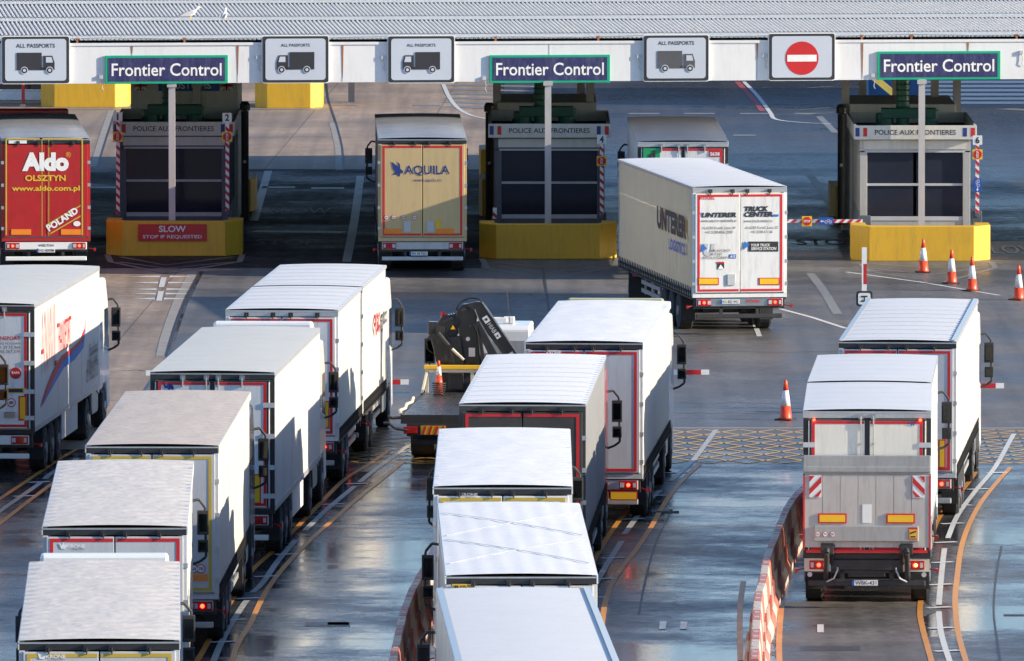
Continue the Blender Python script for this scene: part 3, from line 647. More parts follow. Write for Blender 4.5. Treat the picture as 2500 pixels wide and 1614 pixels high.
B1 = booth(-10.17, 344.6, 'shaded left police booth behind the block with the SLOW board', fm='booth_slate'); B2 = booth(1.12, 343.5, 'middle police booth between the beige lorry and the angled cream lorry', fm='booth_slate'); B3 = booth(12.05, 342.5, 'right police booth with pale frame, behind the four cones')  # left and middle frames use dark slate, their shade put into the colour
def rear_booth(xa, xb, yf, top, label, flags=(), customs=False):
    t = thing('customs_booth', label, 'booth', ((xa + xb) / 2, yf, 0), 0, 'booths behind the police booths')
    h = (xb - xa) / 2
    b = MB(); b.box(-h, h, 0, 5.5, .17, 1.0); b.box(-h, h, 0, 5.5, 2.8, top)
    for x in (-h, h - .2, -.1): b.box(x, x + .2, 0, 5.5, 1.0, 2.8)
    b.build('body', 'booth_grey', t, bevel=.02)
    b = MB(); b.box(-h + .05, h - .05, .06, 5.44, 1.0, 2.8); b.build('window', 'booth_glass', t)
    for x in flags: union_flag(t, x, top - (.62 if customs else .42), .42, .30)
    if customs:
        decal('name_board', [rect(-.95, -.17, .95, .17)], (.15, -.01, top - .62), 'plate_blue', t, t=.012)
        text('CUSTOMS', (.15, -.024, top - .62), 1.35, .2, 'ink_white', t, bold=.015)
    b = MB(); b.cyl((h + (-2 * h - .25 if not customs else .22), -.1, .2), (h + (-2 * h - .25 if not customs else .22), -.1, 3.6), .12, 12); b.lathe([(.0, 0), (.16, .02), (.16, .2), (.1, .3)], (h + (-2 * h - .25 if not customs else .22), -.1, 3.6), n=12)
    b.build('camera_pole', 'black_trim', t, smooth=False)
    b = MB(); lx = h + (-2 * h - .25 if not customs else .22); b.box(lx - .045, lx + .045, -.3, -.27, 2.0, 2.09); b.build('lamp', mat('white_lamp', (1, .97, .9), emit=3.0) and 'white_lamp' if False else 'ink_white', t)
    return t
rear_booth(-11.75, -8.45, 353.2, 5.0, 'customs booth with union flags behind the left police booth', (-1.35, 1.3), True)
rear_booth(-0.45, 2.6, 352.4, 3.9, 'booth with a dark camera pole behind the middle police booth')
rear_booth(10.35, 13.6, 351.4, 3.9, 'booth with union flag and camera pole behind the right police booth', (-1.25,))
for (u0, u1, v0, v1, lb) in ((560, 623, 437, 517, 'low yellow block at the rear right of the left booth'), (1169, 1215, 437, 528, 'nearer low yellow block left of the middle booth'), (2028, 2100, 454, 530, 'low yellow block left of the right police booth'), (1169, 1195, 365, 437, 'taller farther yellow block left of the middle booth'), (99, 314, 195, 262, 'wide yellow block far behind the red lorry'), (622, 787, 190, 264, 'yellow block beyond the lane sign with a lorry facing left')):
    p, q = on_z(u0, v1), on_z(u1, v1); hh = (v1 - v0) / (FPX / p.y)
    e = thing('yellow_block', lb, 'crash block', ((p.x + q.x) / 2, p.y, 0), 0, 'yellow crash blocks')
    hw = (q.x - p.x) / 2; c_ = min(.5, hw * .35)
    o = MB(); o.extr([(-hw, .4), (-hw + c_, 0), (hw - c_, 0), (hw, .4), (hw, 3), (-hw, 3)], (0, 0, 0), (1, 0, 0), (0, 1, 0), (0, 0, hh)); o.build('wall', 'yellow_block', e, bevel=.02)

# ------------------------------------------------------------------ lane barriers of the booths
def octagon(r): return [(r * math.cos(R(22.5 + 45 * k)), r * math.sin(R(22.5 + 45 * k))) for k in range(8)]
def striped_arm(par, p0, p1, w_=.11, m=('ink_white', 'ink_red')):
    p0, p1 = Vector(p0), Vector(p1); d = p1 - p0; L_ = d.length; d.normalize(); n = d.cross(Vector((0, 1, 0)))
    b = MB(); b.extr([(0, -w_ / 2), (L_, -w_ / 2), (L_, w_ / 2), (0, w_ / 2)], p0, d, n, Vector((0, .05, 0)), 0)
    st = .24; k = 0
    while k * st < L_ - .14:
        a = k * st
        b.extr([(a, -w_ / 2), (a + .11, -w_ / 2), (min(a + .11 + .1, L_), w_ / 2), (a + .1, w_ / 2)], p0 + Vector((0, -.001, 0)), d, n, Vector((0, -.006, 0)), 1); k += 1
    return b.build('arm', list(m), par)
def plates(par, x, z, num, stopz, ang, bike=None, y=-.03):
    if num:
        decal('number_plate', [rrect(.28, .28, .02)], (x, y, z), 'plate_white', par, t=.012)
        text(num, (x, y - .013, z), .05 if num == '1' else .12, .2, 'ink', par, bold=.03)
    a, b_ = stopz
    decal('stop_plate', [rrect(.30, .30, .02)], (a, y, b_), 'plate_yellow', par, t=.012)
    decal('stop_octagon', [octagon(.135)], (a, y - .012, b_), 'ink_red', par, t=.006)
    text('STOP', (a, y - .02, b_), .2, .075, 'ink_white', par, bold=.02, angle=ang)
    if bike:
        a, b_ = bike
        ca = 0 if ang == 0 else R(90)
        decal('cycle_plate', [rect(-.21, -.11, .21, .11)], (a, y, b_), 'plate_blue', par, t=.012, angle=ca)
        ring = []
        for cx in (-.005, .12):
            o_, i_ = circ(cx, -.02, .045, 14), circ(cx, -.02, .033, 14)
            ring += [[o_[k], o_[(k + 1) % 14], i_[(k + 1) % 14], i_[k]] for k in range(14)]
        ring += [[(-.005, -.02), (.0, -.012), (.05, .045), (.042, .05)], [(.042, .04), (.1, .04), (.1, .048), (.042, .048)], [(.12, -.02), (.113, -.02), (.09, .07), (.098, .07)], [(.055, -.02), (.062, -.02), (.04, .06), (.033, .06)],
                 [(-.18, 0), (-.12, -.04), (-.12, -.012), (-.07, -.012), (-.07, .012), (-.12, .012), (-.12, .04)]]
        decal('cycle_symbol', ring, (a, y - .012, b_), 'ink_white', par, t=.004, angle=ca)
def raised_barrier(u, vt, vb, yw, num, lb, stopv, bikev=None, nv=None):
    p0, p1 = on_y(u, vb, yw), on_y(u, vt, yw)
    t = thing('booth_barrier', lb, 'barrier', (p0.x, yw, 0), 0, 'striped booth barriers')
    b = MB(); b.box(-.14, .14, .06, .4, .15, p0.z + .12); b.cyl((0, -.02, p0.z), (0, .1, p0.z), .08, 12); b.build('drive_box', 'booth_slate', t, bevel=.015)
    striped_arm(t, (0, 0, p0.z), (on_y(u, vt, yw).x - p0.x, 0, p1.z))
    plates(t, 0, on_y(u, nv or vt - 10, yw).z, num, (0, on_y(u, stopv, yw).z), R(90), (0, on_y(u, bikev, yw).z) if bikev else None)
    return t
raised_barrier(288, 295, 526, 342.9, '1', 'raised striped barrier at the corner of the left booth beside the red lorry', 334, nv=285)
raised_barrier(555, 297, 520, 342.9, '2', 'raised striped barrier at the right corner of the left police booth', 334, nv=287)
raised_barrier(1469, 352, 530, 341.9, '4', 'raised striped barrier at the right corner of the middle police booth', 393, nv=340)
raised_barrier(2386, 354, 525, 341.0, '6', 'raised striped barrier with cycle plate at the right corner of the right booth', 377, 452, nv=342)
# lowered arm left of booth 6
pr, pl = on_y(2102, 540, 341.0), on_y(1915, 540, 341.0)
t = thing('booth_barrier', 'lowered striped barrier with STOP and cycle plates left of the right police booth', 'barrier', (pr.x, 341.0, 0), 0, 'striped booth barriers')
b = MB(); b.box(-.02, .3, .06, .4, .15, pr.z + .15); b.build('drive_box', 'booth_slate', t, bevel=.015)
striped_arm(t, (pl.x - pr.x - .3, 0, pr.z), (0.05, 0, pr.z), .10); plates(t, 0, 0, None, (on_y(1970, 540, 341).x - pr.x, pr.z), 0, (on_y(2017, 540, 341).x - pr.x, pr.z))
pz = on_y(1208, 525, 341.9)
t = thing('barrier_stub', 'short striped barrier stub at the left corner of the middle booth', 'barrier', (pz.x, 341.9, 0))
striped_arm(t, (0, 0, .95), (0, 0, 1.28), .12); b = MB(); b.box(-.1, .1, .06, .3, .15, 1.0); b.build('drive_box', 'booth_slate', t)

# ------------------------------------------------------------------ lane gates at the hatched box
def white_red_arm(par, p0, p1, r_=.055):
    p0, p1 = Vector(p0), Vector(p1); d = (p1 - p0); L_ = d.length; d.normalize(); b = MB(); at_ = L_; k = 0
    while at_ > 0.01:
        seg = (.20, .42, .42, .42)[k] if k < 4 else .42; b.bar(p0 + d * max(0, at_ - seg), p0 + d * at_, .07, .12, k % 2); at_ -= seg; k += 1
    return b.build('arm', ['ink_white', 'ink_red'], par)
def lane_gate(ut, vt, length, yw, lb):
    p = on_y(ut, vt, yw)
    t = thing('lane_gate', lb, 'barrier', (p.x - length, yw, 0), 0, 'lowered lane gates')
    b = MB(); b.box(-.2, .2, -.2, .2, 0, p.z + .15); b.build('drive_box', 'plate_white', t, bevel=.03)
    white_red_arm(t, (-.1, -.24, p.z), (length, -.24, p.z))
lane_gate(998, 931, 3.6, 279, 'lowered red and white gate arm ahead of the double trailer lorry')
lane_gate(1731, 907, 3.9, 281, 'lowered red and white gate arm by the mirrors of the grey-red-taped lorry')
lane_gate(2450, 940, 3.4, 279, 'lowered red and white gate arm ahead of the right hand lane')
lg = on_y(357, 909, 283); t = thing('lane_gate', 'lowered red and white gate arm tip left of the elephant lorry', 'barrier', (lg.x, 283, 0), 0, 'lowered lane gates')
b = MB(); b.box(3.0, 3.4, -.2, .2, 0, lg.z + .15); b.build('drive_box', 'plate_white', t, bevel=.03); white_red_arm(t, (3.2, -.24, lg.z), (0, -.24, lg.z))
hp = on_y(2110, 706, 280)
t = thing('raised_gate', 'raised white and red gate arm with a black and white H plate', 'barrier', (hp.x, 280, 0))
b = MB(); b.box(-.22, .22, .1, .5, 0, 1.1); b.build('drive_box', 'plate_white', t, bevel=.03)
b = MB(); b.box(-.06, .06, -.02, .06, 1.0, hp.z); b.box(-.06, .06, -.02, .06, hp.z + .62, hp.z + 1.02, 0); b.box(-.06, .06, -.02, .06, hp.z, hp.z + .12, 0); b.box(-.025, .06, -.02, .06, hp.z + .12, hp.z + .62, 1); b.box(-.06, -.025, -.02, .06, hp.z + .12, hp.z + .62, 0); b.build('arm', ['ink_white', 'ink_red'], t)
zz = on_y(2109, 729, 280).z
decal('plate_edge', [rrect(.40, .38, .07)], (.0, -.03, zz), 'ink', t, t=.03); decal('plate_face', [rrect(.30, .28, .05)], (0, -.06, zz), 'plate_white', t, t=.008)
text('H', (0, -.07, zz), .15, .16, 'ink', t, bold=.03, angle=R(90))

# ------------------------------------------------------------------ traffic cones
def cone_meshes(h_):
    s = h_
    a = MB(); a.extr(rrect(.46 * s, .46 * s, .06 * s), (0, 0, 0), (1, 0, 0), (0, 1, 0), (0, 0, .04 * s)); 
    bdy = MB(); bdy.lathe([(.165 * s, .04 * s), (.15 * s, .08 * s), (.12 * s, .36 * s)], n=20, m=0); bdy.lathe([(.123 * s, .36 * s), (.07 * s, .74 * s)], n=20, m=1); bdy.lathe([(.068 * s, .74 * s), (.035 * s, .985 * s), (.02 * s, 1.0 * s)], n=20, m=0)
    return a.mesh('base', 'rubber'), bdy.mesh('body', ['cone_orange', 'cone_white'], True)
cm = cone_meshes(.98)
def cone(loc, lb, me=cm, group='traffic cones', rz=0):
    t = thing('traffic_cone', lb, 'cone', loc, rz, group)
    link('base', me[0], t); link('body', me[1], t); return t
for i, (u, v, lb) in enumerate(((2254, 668, 'traffic cone standing against the sunlit yellow block, leftmost of four'), (2323, 695, 'traffic cone second from the left in front of the right booth'), (2373, 713, 'traffic cone third from the left in front of the right booth'), (2487, 735, 'traffic cone at the right edge of the picture'), (1918, 1028, 'single traffic cone on the wet road before the hatched box'))):
    p = on_z(u, v - 2); cone(p, lb, rz=.3 * i)

# ------------------------------------------------------------------ water filled lane barriers
def jersey_mesh(L_):
    b = MB(); pr = [(-.24, 0), (.24, 0), (.24, .14), (.13, .38), (.09, .92), (.07, 1.0), (-.07, 1.0), (-.09, .92), (-.13, .38), (-.24, .14)]
    b.extr(pr, (0, .02, 0), (1, 0, 0), (0, 0, 1), (0, L_ - .10, 0))
    for f in (.25, .72): b.box(-.045, .045, L_ * f - .07, L_ * f + .07, 1.0, 1.012, 1)
    for f in (.22, .5, .78):
        for s in (-1, 1): b.extr([(0, .16), (.2, .16), (.14, .62), (.06, .62)], (s * .16, L_ * f - .1, 0), (0, 1, 0), (-s * .06, 0, 1), (s * .035, 0, 0), 0)
    return b
def barrier_row(pts, grp, desc, first, n_max=40):
    P = smooth_line([on_z(u, v, 1.0) for u, v in pts], 10); P = [Vector((p.x, p.y, 0)) for p in P]
    d = [0]
    for a, c in zip(P, P[1:]): d.append(d[-1] + (c - a).length)
    def at(s):
        for i in range(len(d) - 1):
            if d[i + 1] >= s: return P[i].lerp(P[i + 1], (s - d[i]) / (d[i + 1] - d[i]))
        return P[-1]
    L_ = 1.9; n = int(d[-1] / L_); meshes = {}
    for m in ('barrier_red', 'barrier_white'): meshes[m] = jersey_mesh(L_).mesh('barrier_segment', [m, 'ink_pale'])
    words = ['first', 'second', 'third', 'fourth', 'fifth', 'sixth', 'seventh', 'eighth', 'ninth', 'tenth', 'eleventh', 'twelfth', 'thirteenth', 'fourteenth', 'fifteenth', 'sixteenth', 'seventeenth', 'eighteenth', 'nineteenth', 'twentieth']
    for k in range(min(n, len(words))):
        a, c = at(k * L_), at((k + 1) * L_); v = c - a
        m = 'barrier_red' if (k + first) % 2 == 0 else 'barrier_white'
        o = bpy.data.objects.new('lane_barrier', meshes[m]); C.objects.link(o)
        if k: o.data = meshes[m]
        for i_ in range(1): pass
        o.location = a; o.rotation_euler.z = math.atan2(-v.x, v.y)
        tag(o, '%s lane barrier %s, %s from the far end' % ('red' if m == 'barrier_red' else 'pale', desc, words[k]), 'barrier', grp)
barrier_row([(1965, 1185), (1931, 1223), (1911, 1263), (1892, 1311), (1880, 1339), (1870, 1371), (1863, 1415), (1853, 1443), (1849, 1478), (1846, 1538), (1842, 1614), (1838, 1690)], 'barriers beside the tail lift lorry', 'beside the tail lift lorry', 1)
barrier_row([(1075, 1310), (1062, 1335), (1046, 1371), (1026, 1403), (1010, 1431), (998, 1459), (989, 1482), (983, 1502), (975, 1538), (967, 1574), (960, 1614), (952, 1690)], 'barriers left of the middle queue', 'left of the middle queue', 0)

# ------------------------------------------------------------------ far buildings, posts, gulls
p = on_z(2262, 262); t = thing('shutter_building', 'long blue grey building of horizontal slats beyond the right booth', 'building', (p.x, p.y, 0))
b = MB(); b.box(0, 45, .2, 12, 0, 4.7); b.build('wall', 'shutter_blue', t)
b = MB()
for k in range(30): b.box(-.05, 45, .1, .2, .12 + k * .155, .21 + k * .155)
b.build('slat_cladding', 'shutter_blue', t)
b = MB(); b.box(-.2, 45.2, -.2, 12.2, 4.7, 4.85); b.build('roof', 'roof_dark', t)
p = on_z(2125, 266); t = thing('metal_stair', 'blue and yellow steel stair beside the slatted building', 'stair', (p.x, p.y + 1, 0))
b = MB(); b.bar((-.9, 0, 2.0), (1.3, 0, .2), .1, .22, 0); b.bar((-.9, -.9, 2.0), (1.3, -.9, .2), .1, .22, 0); b.build('stringer', 'stair_yellow', t)
b = MB()
for k in range(9): b.box(-.85 + k * .24, -.6 + k * .24, -.9, 0, 1.85 - k * .2, 1.89 - k * .2)
b.build('tread', 'steel', t)
b = MB()
for x in (-.2, 1.3, 2.6, 4.4, 6.2): b.box(x, x + .18, .6, .8, 0, 4.6)
b.box(-.2, 7, .7, .9, .2, 4.5, 0); b.build('blue_screen', 'stair_blue', t)
b = MB()
for k in range(6): b.box(5.0, 6.1, .45, .55, .2 + k * .28, .3 + k * .28)
b.box(5.0, 5.1, .4, .6, 0, 1.9); b.box(6.0, 6.1, .4, .6, 0, 1.9); b.build('yellow_railing', 'stair_yellow', t)
p = on_z(0, 252); t = thing('far_kiosk', 'dark glazed kiosk with a white sill beyond the red lorry', 'kiosk', (p.x, p.y, 0))
b = MB(); b.box(-12, 3.0, .2, 5, 0, .5); b.box(-12, 3.0, .2, 5, 2.6, 3.2); b.build('body', 'booth_grey', t)
b = MB(); b.box(-11.9, 2.9, .3, 4.9, .5, 2.6); b.build('window', 'glass_dark', t)
b = MB(); b.box(-12, 3.05, .05, .25, .12, .42); b.build('sill', 'ink_white', t)
p = on_z(65, 250); t = thing('red_pole', 'thin red pole beyond the red lorry', 'pole', (p.x, p.y - 3, 0)); b = MB(); b.cyl((0, 0, 0), (0, 0, 2.6), .06, 8); b.build('shaft', 'ink_red', t); b = MB(); b.cyl((0, 0, 0), (0, 0, .08), .14, 8); b.build('foot', 'steel', t)
for u, v, lb in ((858, 250, 'dark post with a yellow box beyond the blocks'),):
    p = on_z(u, v); t = thing('ticket_post', lb, 'post', (p.x, p.y, 0)); b = MB(); b.box(-.12, .12, 0, .2, 0, 2.2); b.build('post', 'booth_slate', t); b = MB(); b.box(.1, .32, -.15, .2, .85, 1.6); b.build('box', 'plate_yellow', t, bevel=.03)
def gull(u, v, z, lb, face):
    p = on_z(u, v, z); t = thing('gull', lb, 'bird', (p.x, p.y, z), face, 'gulls on the roof')
    b = MB()
    prof_ = [(-.34, .10, .012), (-.26, .12, .03), (-.15, .15, .065), (0, .185, .09), (.1, .215, .085), (.16, .27, .055), (.19, .33, .045), (.22, .365, .05), (.26, .365, .035), (.29, .355, .012)]
    vs, fs = [], []
    for x, z_, r_ in prof_:
        for k in range(10): a = 2 * math.pi * k / 10; vs.append((x, r_ * .85 * math.cos(a), z_ + r_ * math.sin(a)))
    for j in range(len(prof_) - 1):
        for k in range(10): fs.append((j * 10 + k, j * 10 + (k + 1) % 10, (j + 1) * 10 + (k + 1) % 10, (j + 1) * 10 + k))
    b.add(vs, fs); b.build('body', 'feather_white', t, smooth=True)
    for s in (-1, 1):
        b = MB(); b.extr([(-.4, .1), (-.1, .12), (.1, .19), (.04, .26), (-.12, .24), (-.3, .16)], (0, s * .075, 0), (1, 0, 0), (0, 0, 1), (0, s * .02, 0)); b.build('wing', 'feather_grey', t)
        b = MB(); b.cyl((.0, s * .035, 0), (.0, s * .035, .13), .008, 6); b.build('leg', 'plate_yellow', t)
    b = MB(); b.cyl((.285, 0, .355), (.34, 0, .345), .012, 6, .004); b.build('beak', 'plate_yellow', t)
gull(466, 47, 6.48, 'white gull on the roof, the left one', 0.3); gull(547, 52, 6.48, 'white gull on the roof seen from behind, right of the other gull', 1.4)

t = thing('reflection_blocker', 'unseen dark hall added beyond the lanes to darken ground reflections', 'building', (0, 470, 0))  # unseen mass added to keep low sky out of the ground reflections
b = MB(); b.box(-130, 110, 0, 18, 0, 10.5); b.build('wall', 'booth_slate', t)
b = MB()
for k in range(40): b.box(-128 + k * 6, -123.5 + k * 6, -.05, 0, 1.0, 3.2); b.box(-128 + k * 6, -123.5 + k * 6, -.05, 0, 4.6, 6.8)
b.build('window_row', 'glass_dark', t)
b = MB(); b.box(-131, 111, -1, 19, 10.5, 10.9); b.build('roof', 'roof_dark', t)
# ------------------------------------------------------------------ lorries
def wheel_meshes(wd, r=.5):
    a = MB(); a.lathe([(r * .62, -wd / 2), (r * .93, -wd / 2), (r, -wd / 2 + .05), (r, wd / 2 - .05), (r * .93, wd / 2), (r * .62, wd / 2)], ax='x', n=28)
    b = MB(); b.lathe([(.1, -wd / 2 - .03), (.14, -wd / 2 - .02), (r * .3, -wd / 2 + .05), (r * .56, -wd / 2 + .06), (r * .63, -wd / 2 - .005), (r * .63, wd / 2 + .005), (r * .56, wd / 2 - .06), (r * .3, wd / 2 - .05), (.14, wd / 2 + .02), (.1, wd / 2 + .03)], ax='x', n=20)
    for s in (-1, 1):
        for k in range(10): t = 2 * math.pi * k / 10; b.cyl((s * (wd / 2 - .06), math.cos(t) * .2, math.sin(t) * .2), (s * (wd / 2 - .02), math.cos(t) * .2, math.sin(t) * .2), .02, 6)
    return a.mesh('wheel', 'rubber', False), b.mesh('rim', 'rim', False)
WM = {('t', 0): wheel_meshes(.36), ('d', 0): wheel_meshes(.60), ('s', 0): wheel_meshes(.30)}
def wheel(par, x, y, kind='t', r=.5):
    a, b = WM[(kind, 0)]
    w_ = link('wheel', a, par, (x, y, r)); link('rim', b, w_)
FN = lambda x, y, z=0: noise.noise(Vector((x, y, z)))
CROPS = {'A': (0, 0, 2.3689), 'B': (800, 0, 2.3689), 'C': (1600, 0, 2.3689), 'D': (0, 600, 2.3689), 'E': (800, 600, 2.3689), 'F': (1600, 600, 2.3689), 'G': (0, 1000, 2.5078), 'H': (800, 1000, 2.5078), 'I': (1600, 1000, 2.5078)}
def px(K, x, y):
    a, b, s = CROPS[K]; return a + x / s, b + y / s
class Lorry:
    def __init__(s, **k): s.__dict__.update(dict(W=2.55, L=13.6, H=4.0, head=0, roof='tarp_roof', rstyle='wrinkle', side='curtain_white', sstyle='curtain', door='grey_panel', tape='tape_red', seal=False, cab='cab_white', artic=True, lit=False, flatlen=None, name='articulated_lorry', defl=None, header='black_trim', bumper='rail_metal', under='rail_metal', group='lorries waiting in the lanes', yoff=0)); s.__dict__.update(k); s.make()
    # a pixel of the photograph on the rear / side plane, in the lorry's own frame
    def loc(s, u, v, plane, off=0.0):
        h = R(s.head); F = Vector((math.sin(h), math.cos(h), 0)); Rt = Vector((math.cos(h), -math.sin(h), 0)); P = Vector((s.x, s.y, 0))
        n, d0 = (F, -off) if plane == 'rear' else (Rt, (s.W / 2 + off) * (1 if plane == 'right' else -1))
        d = ray(u, v); o = Vector((0, 0, CAMH)); t = (d0 - (o - P).dot(n)) / d.dot(n); q = o + d * t - P
        return Vector((q.dot(Rt), q.dot(F), q.z))
    def txt(s, body, K, x0, y0, x1, y1, m, plane='rear', off=0.07, **kw):
        a, b = s.loc(*px(K, x0, y0), plane, off), s.loc(*px(K, x1, y1), plane, off)
        c = (a + b) / 2; w_ = abs(a.x - b.x) if plane == 'rear' else abs(a.y - b.y)
        c2 = Vector((c.x, -off, c.z)) if plane == 'rear' else Vector(((s.W / 2 + off) * (1 if plane == 'right' else -1), c.y, c.z))
        return text(body, c2, w_, max(abs(a.z - b.z), .02), m, s.t, face=plane, **kw)
    def poly(s, name, K, pts, m, plane='rear', off=0.07, t=.004):
        L_ = [s.loc(*px(K, *p), plane, off) for p in pts]
        b = MB()
        if plane == 'rear': b.extr([(q.x, q.z) for q in L_], (0, -off, 0), (1, 0, 0), (0, 0, 1), (0, -t, 0))
        else:
            sg = 1 if plane == 'right' else -1
            b.extr([(q.y, q.z) for q in L_], (sg * (s.W / 2 + off), 0, 0), (0, 1, 0), (0, 0, 1), (sg * t, 0, 0))
        return b.build(name, m, s.t)
    def make(s):
        t = s.t = thing(s.name, s.label, 'lorry', (s.x, s.y, 0), -R(s.head), s.group)
        s.box_body(t, 0, s.L, s.W, s.H)
        s.rear(t)
        s.chassis(t)
        if s.cab and s.__dict__.get('kink'):
            e = bpy.data.objects.new('tmp', None); C.objects.link(e); s.tractor(e); yk = s.L - 2.0
            mt = Matrix.Translation((0, yk, 0)) @ Matrix.Rotation(-R(s.kink), 4, 'Z') @ Matrix.Translation((0, -yk, 0))
            for o in [o for o in C.objects if o.parent == e]: o.parent = t; o.matrix_parent_inverse = mt
            bpy.data.objects.remove(e)
        elif s.cab: s.tractor(t)
    def box_body(s, t, y0, L, W, H):
        h = W / 2; zb = 1.08; cur = s.sstyle == 'curtain'
        b = MB(); b.box(-h + .03, h - .03, y0 + .06, y0 + L - .02, zb, zb + .14); b.box(-h + .02, h - .02, y0 + L - .08, y0 + L, zb + .14, H - .06)
        b.box(-h + .02, -h + .14, y0 + .05, y0 + .2, zb + .14, H - .08); b.box(h - .14, h - .02, y0 + .05, y0 + .2, zb + .14, H - .08)
        b.build('trailer_frame', 'rail_metal' if cur else s.side, t)
        for sg in (-1, 1):
            if cur:
                ph = random.uniform(0, 9)
                def fn(a, c, sg=sg, ph=ph):
                    y = y0 + .10 + (L - .16) * a; z = zb - .04 + (H - .10 - zb + .04) * c
                    o = .016 * math.sin(y * 2 * math.pi / .62 + ph) * (1 - .5 * c) + .028 * FN(y * .8 + ph, z * .9) + .016 * FN(y * 3, z * 1.2 + ph)
                    return (sg * (h - .03 + o * (1 - abs(c - .5) * .9)), y, z)
                b = MB(); b.grid(fn, int(L * 9), 12)
                if sg > 0: b.f = [tuple(f) for f in b.f]
                else: b.f = [tuple(f[::-1]) for f in b.f]
                b.build('side_curtain', s.side, t, smooth=True)
                b = MB(); n = int(L / .31)
                for k in range(n):
                    y = y0 + .2 + k * .31; x = sg * (h + .012)
                    b.bar((x, y, zb + .22), (x, y + .10, zb - .06), .022, .03); b.bar((x, y + .10, zb - .06), (x, y + .2, zb + .10), .018, .02)
                b.box(sg * (h - .035), sg * (h - .005), y0 + .1, y0 + L - .1, zb - .12, zb - .04)
                b.build('curtain_strap', 'black_trim', t)
            else:
                b = MB(); b.box(sg * (h - .05), sg * h, y0 + .06, y0 + L, zb + .0, H - .07); b.build('side_wall', s.side, t)
                b = MB(); b.box(sg * (h - .02), sg * (h + .012), y0 + .06, y0 + L, zb, zb + .12); b.box(sg * (h - .03), sg * (h + .010), y0 + .06, y0 + L, H - .12, H - .02); b.build('side_rail', 'rail_metal', t)
                for k in range(1, int(L / 2.4)):
                    b = MB(); b.box(sg * (h - .004), sg * (h + .003), y0 + k * 2.4, y0 + k * 2.4 + .018, zb + .12, H - .12)
                    b.build('panel_seam', 'ink_pale', t)
            b = MB(); b.box(sg * (h - .09), sg * (h + .005), y0 + .0, y0 + L, H - .085, H - .012); b.build('top_rail', s.__dict__.get('rail', 'rail_metal'), t, bevel=.01)
        st = s.rstyle; ph = random.uniform(0, 50)
        def rf(a, c):
            x = -h + .0 + W * a; y = y0 - .03 + (L + .04) * c; e = min(1, min(a, 1 - a) * 14) * min(1, min(c, 1 - c) * 60)
            z = H - .012 + .03 * (1 - (2 * a - 1) ** 2)
            if st == 'wrinkle': z += e * (.005 * FN(x * 2.2 + ph, y * .5) + .004 * FN(x * 4 + y * 2.5 + ph, y * 5.5) + .012 * abs(FN(x * .9 - y * .5 + ph, y * .8)) + .009 * math.sin(y * 2 * math.pi / .6 + .5 * FN(x * 2, y)))
            elif st == 'quilt': z += e * (.006 * FN(x * 1.2 + ph, y * .45) + .009 * abs(FN(x * 2.4 + y * 1.6 + ph, y * 1.5 - x)) + .011 * abs(FN(x * 6 - y * 2.1 + ph, y * 3.5)) + .006 * FN(x * 11 + ph, y * 7) + .012 * math.sin(y * 2 * math.pi / .75 + 2 * FN(x * 1.3, y * .6)) + (.004 * math.sin(y * 2 * math.pi / .25) if abs(2 * a - 1) > .8 else 0))
            elif st == 'rib': z += e * .012 * math.sin(y * 2 * math.pi / .62)
            elif st == 'cross': z += e * (.0018 * math.sin(x * 2 * math.pi / .36 + .3 * y) + .004 * FN(x * 2 + ph, y * .6) + .003 * math.sin(y * 2 * math.pi / .6))
            elif st == 'panel': z += e * (.002 * FN(x + ph, y))
            return (x, y, z)
        b = MB(); fine = st in ('wrinkle', 'quilt', 'rib', 'cross')
        b.grid(rf, 44 if fine else 12, int(L * (14 if fine else 4)))
        b.build('roof', s.roof, t, smooth=True)
        b = MB(); b.box(-h + .05, h - .05, y0 + .02, y0 + L, H - .1, H - .05); b.build('roof_liner', 'black_trim', t)
        if st in ('panel', 'rib'):
            b = MB(); k = 0
            while .6 + k * 1.25 < L - .3:
                y = y0 + .6 + k * 1.25; b.grid(lambda a, c, y=y: (-h + .1 + (W - .2) * a, y + .018 * c, H + .0 + .03 * (1 - (2 * ((-h + .1 + (W - .2) * a + h) / W) - 1) ** 2) - .004), 10, 1); k += 1
            b.build('roof_seam', 'ink_pale', t)
        if s.__dict__.get('edge'):
            for sg in (-1, 1):
                b = MB(); b.grid(lambda a, c, sg=sg: (sg * (h - .11 * a) , y0 + (L) * c, H + .006 + .012 * a), 1, 4) if sg < 0 else b.grid(lambda a, c: (h - .11 + .11 * a, y0 + L * c, H + .018 - .012 * a), 1, 4); b.build('roof_edge_strip', 'rail_blue', t)
        if st in ('wrinkle', 'cross', 'quilt'):
            b = MB()
            for sg in (-1, 1): b.box(sg * (h - .012), sg * (h + .014), y0 - .03, y0 + L, H - .16, H - .02)
            b.build('roof_skirt', s.roof, t)
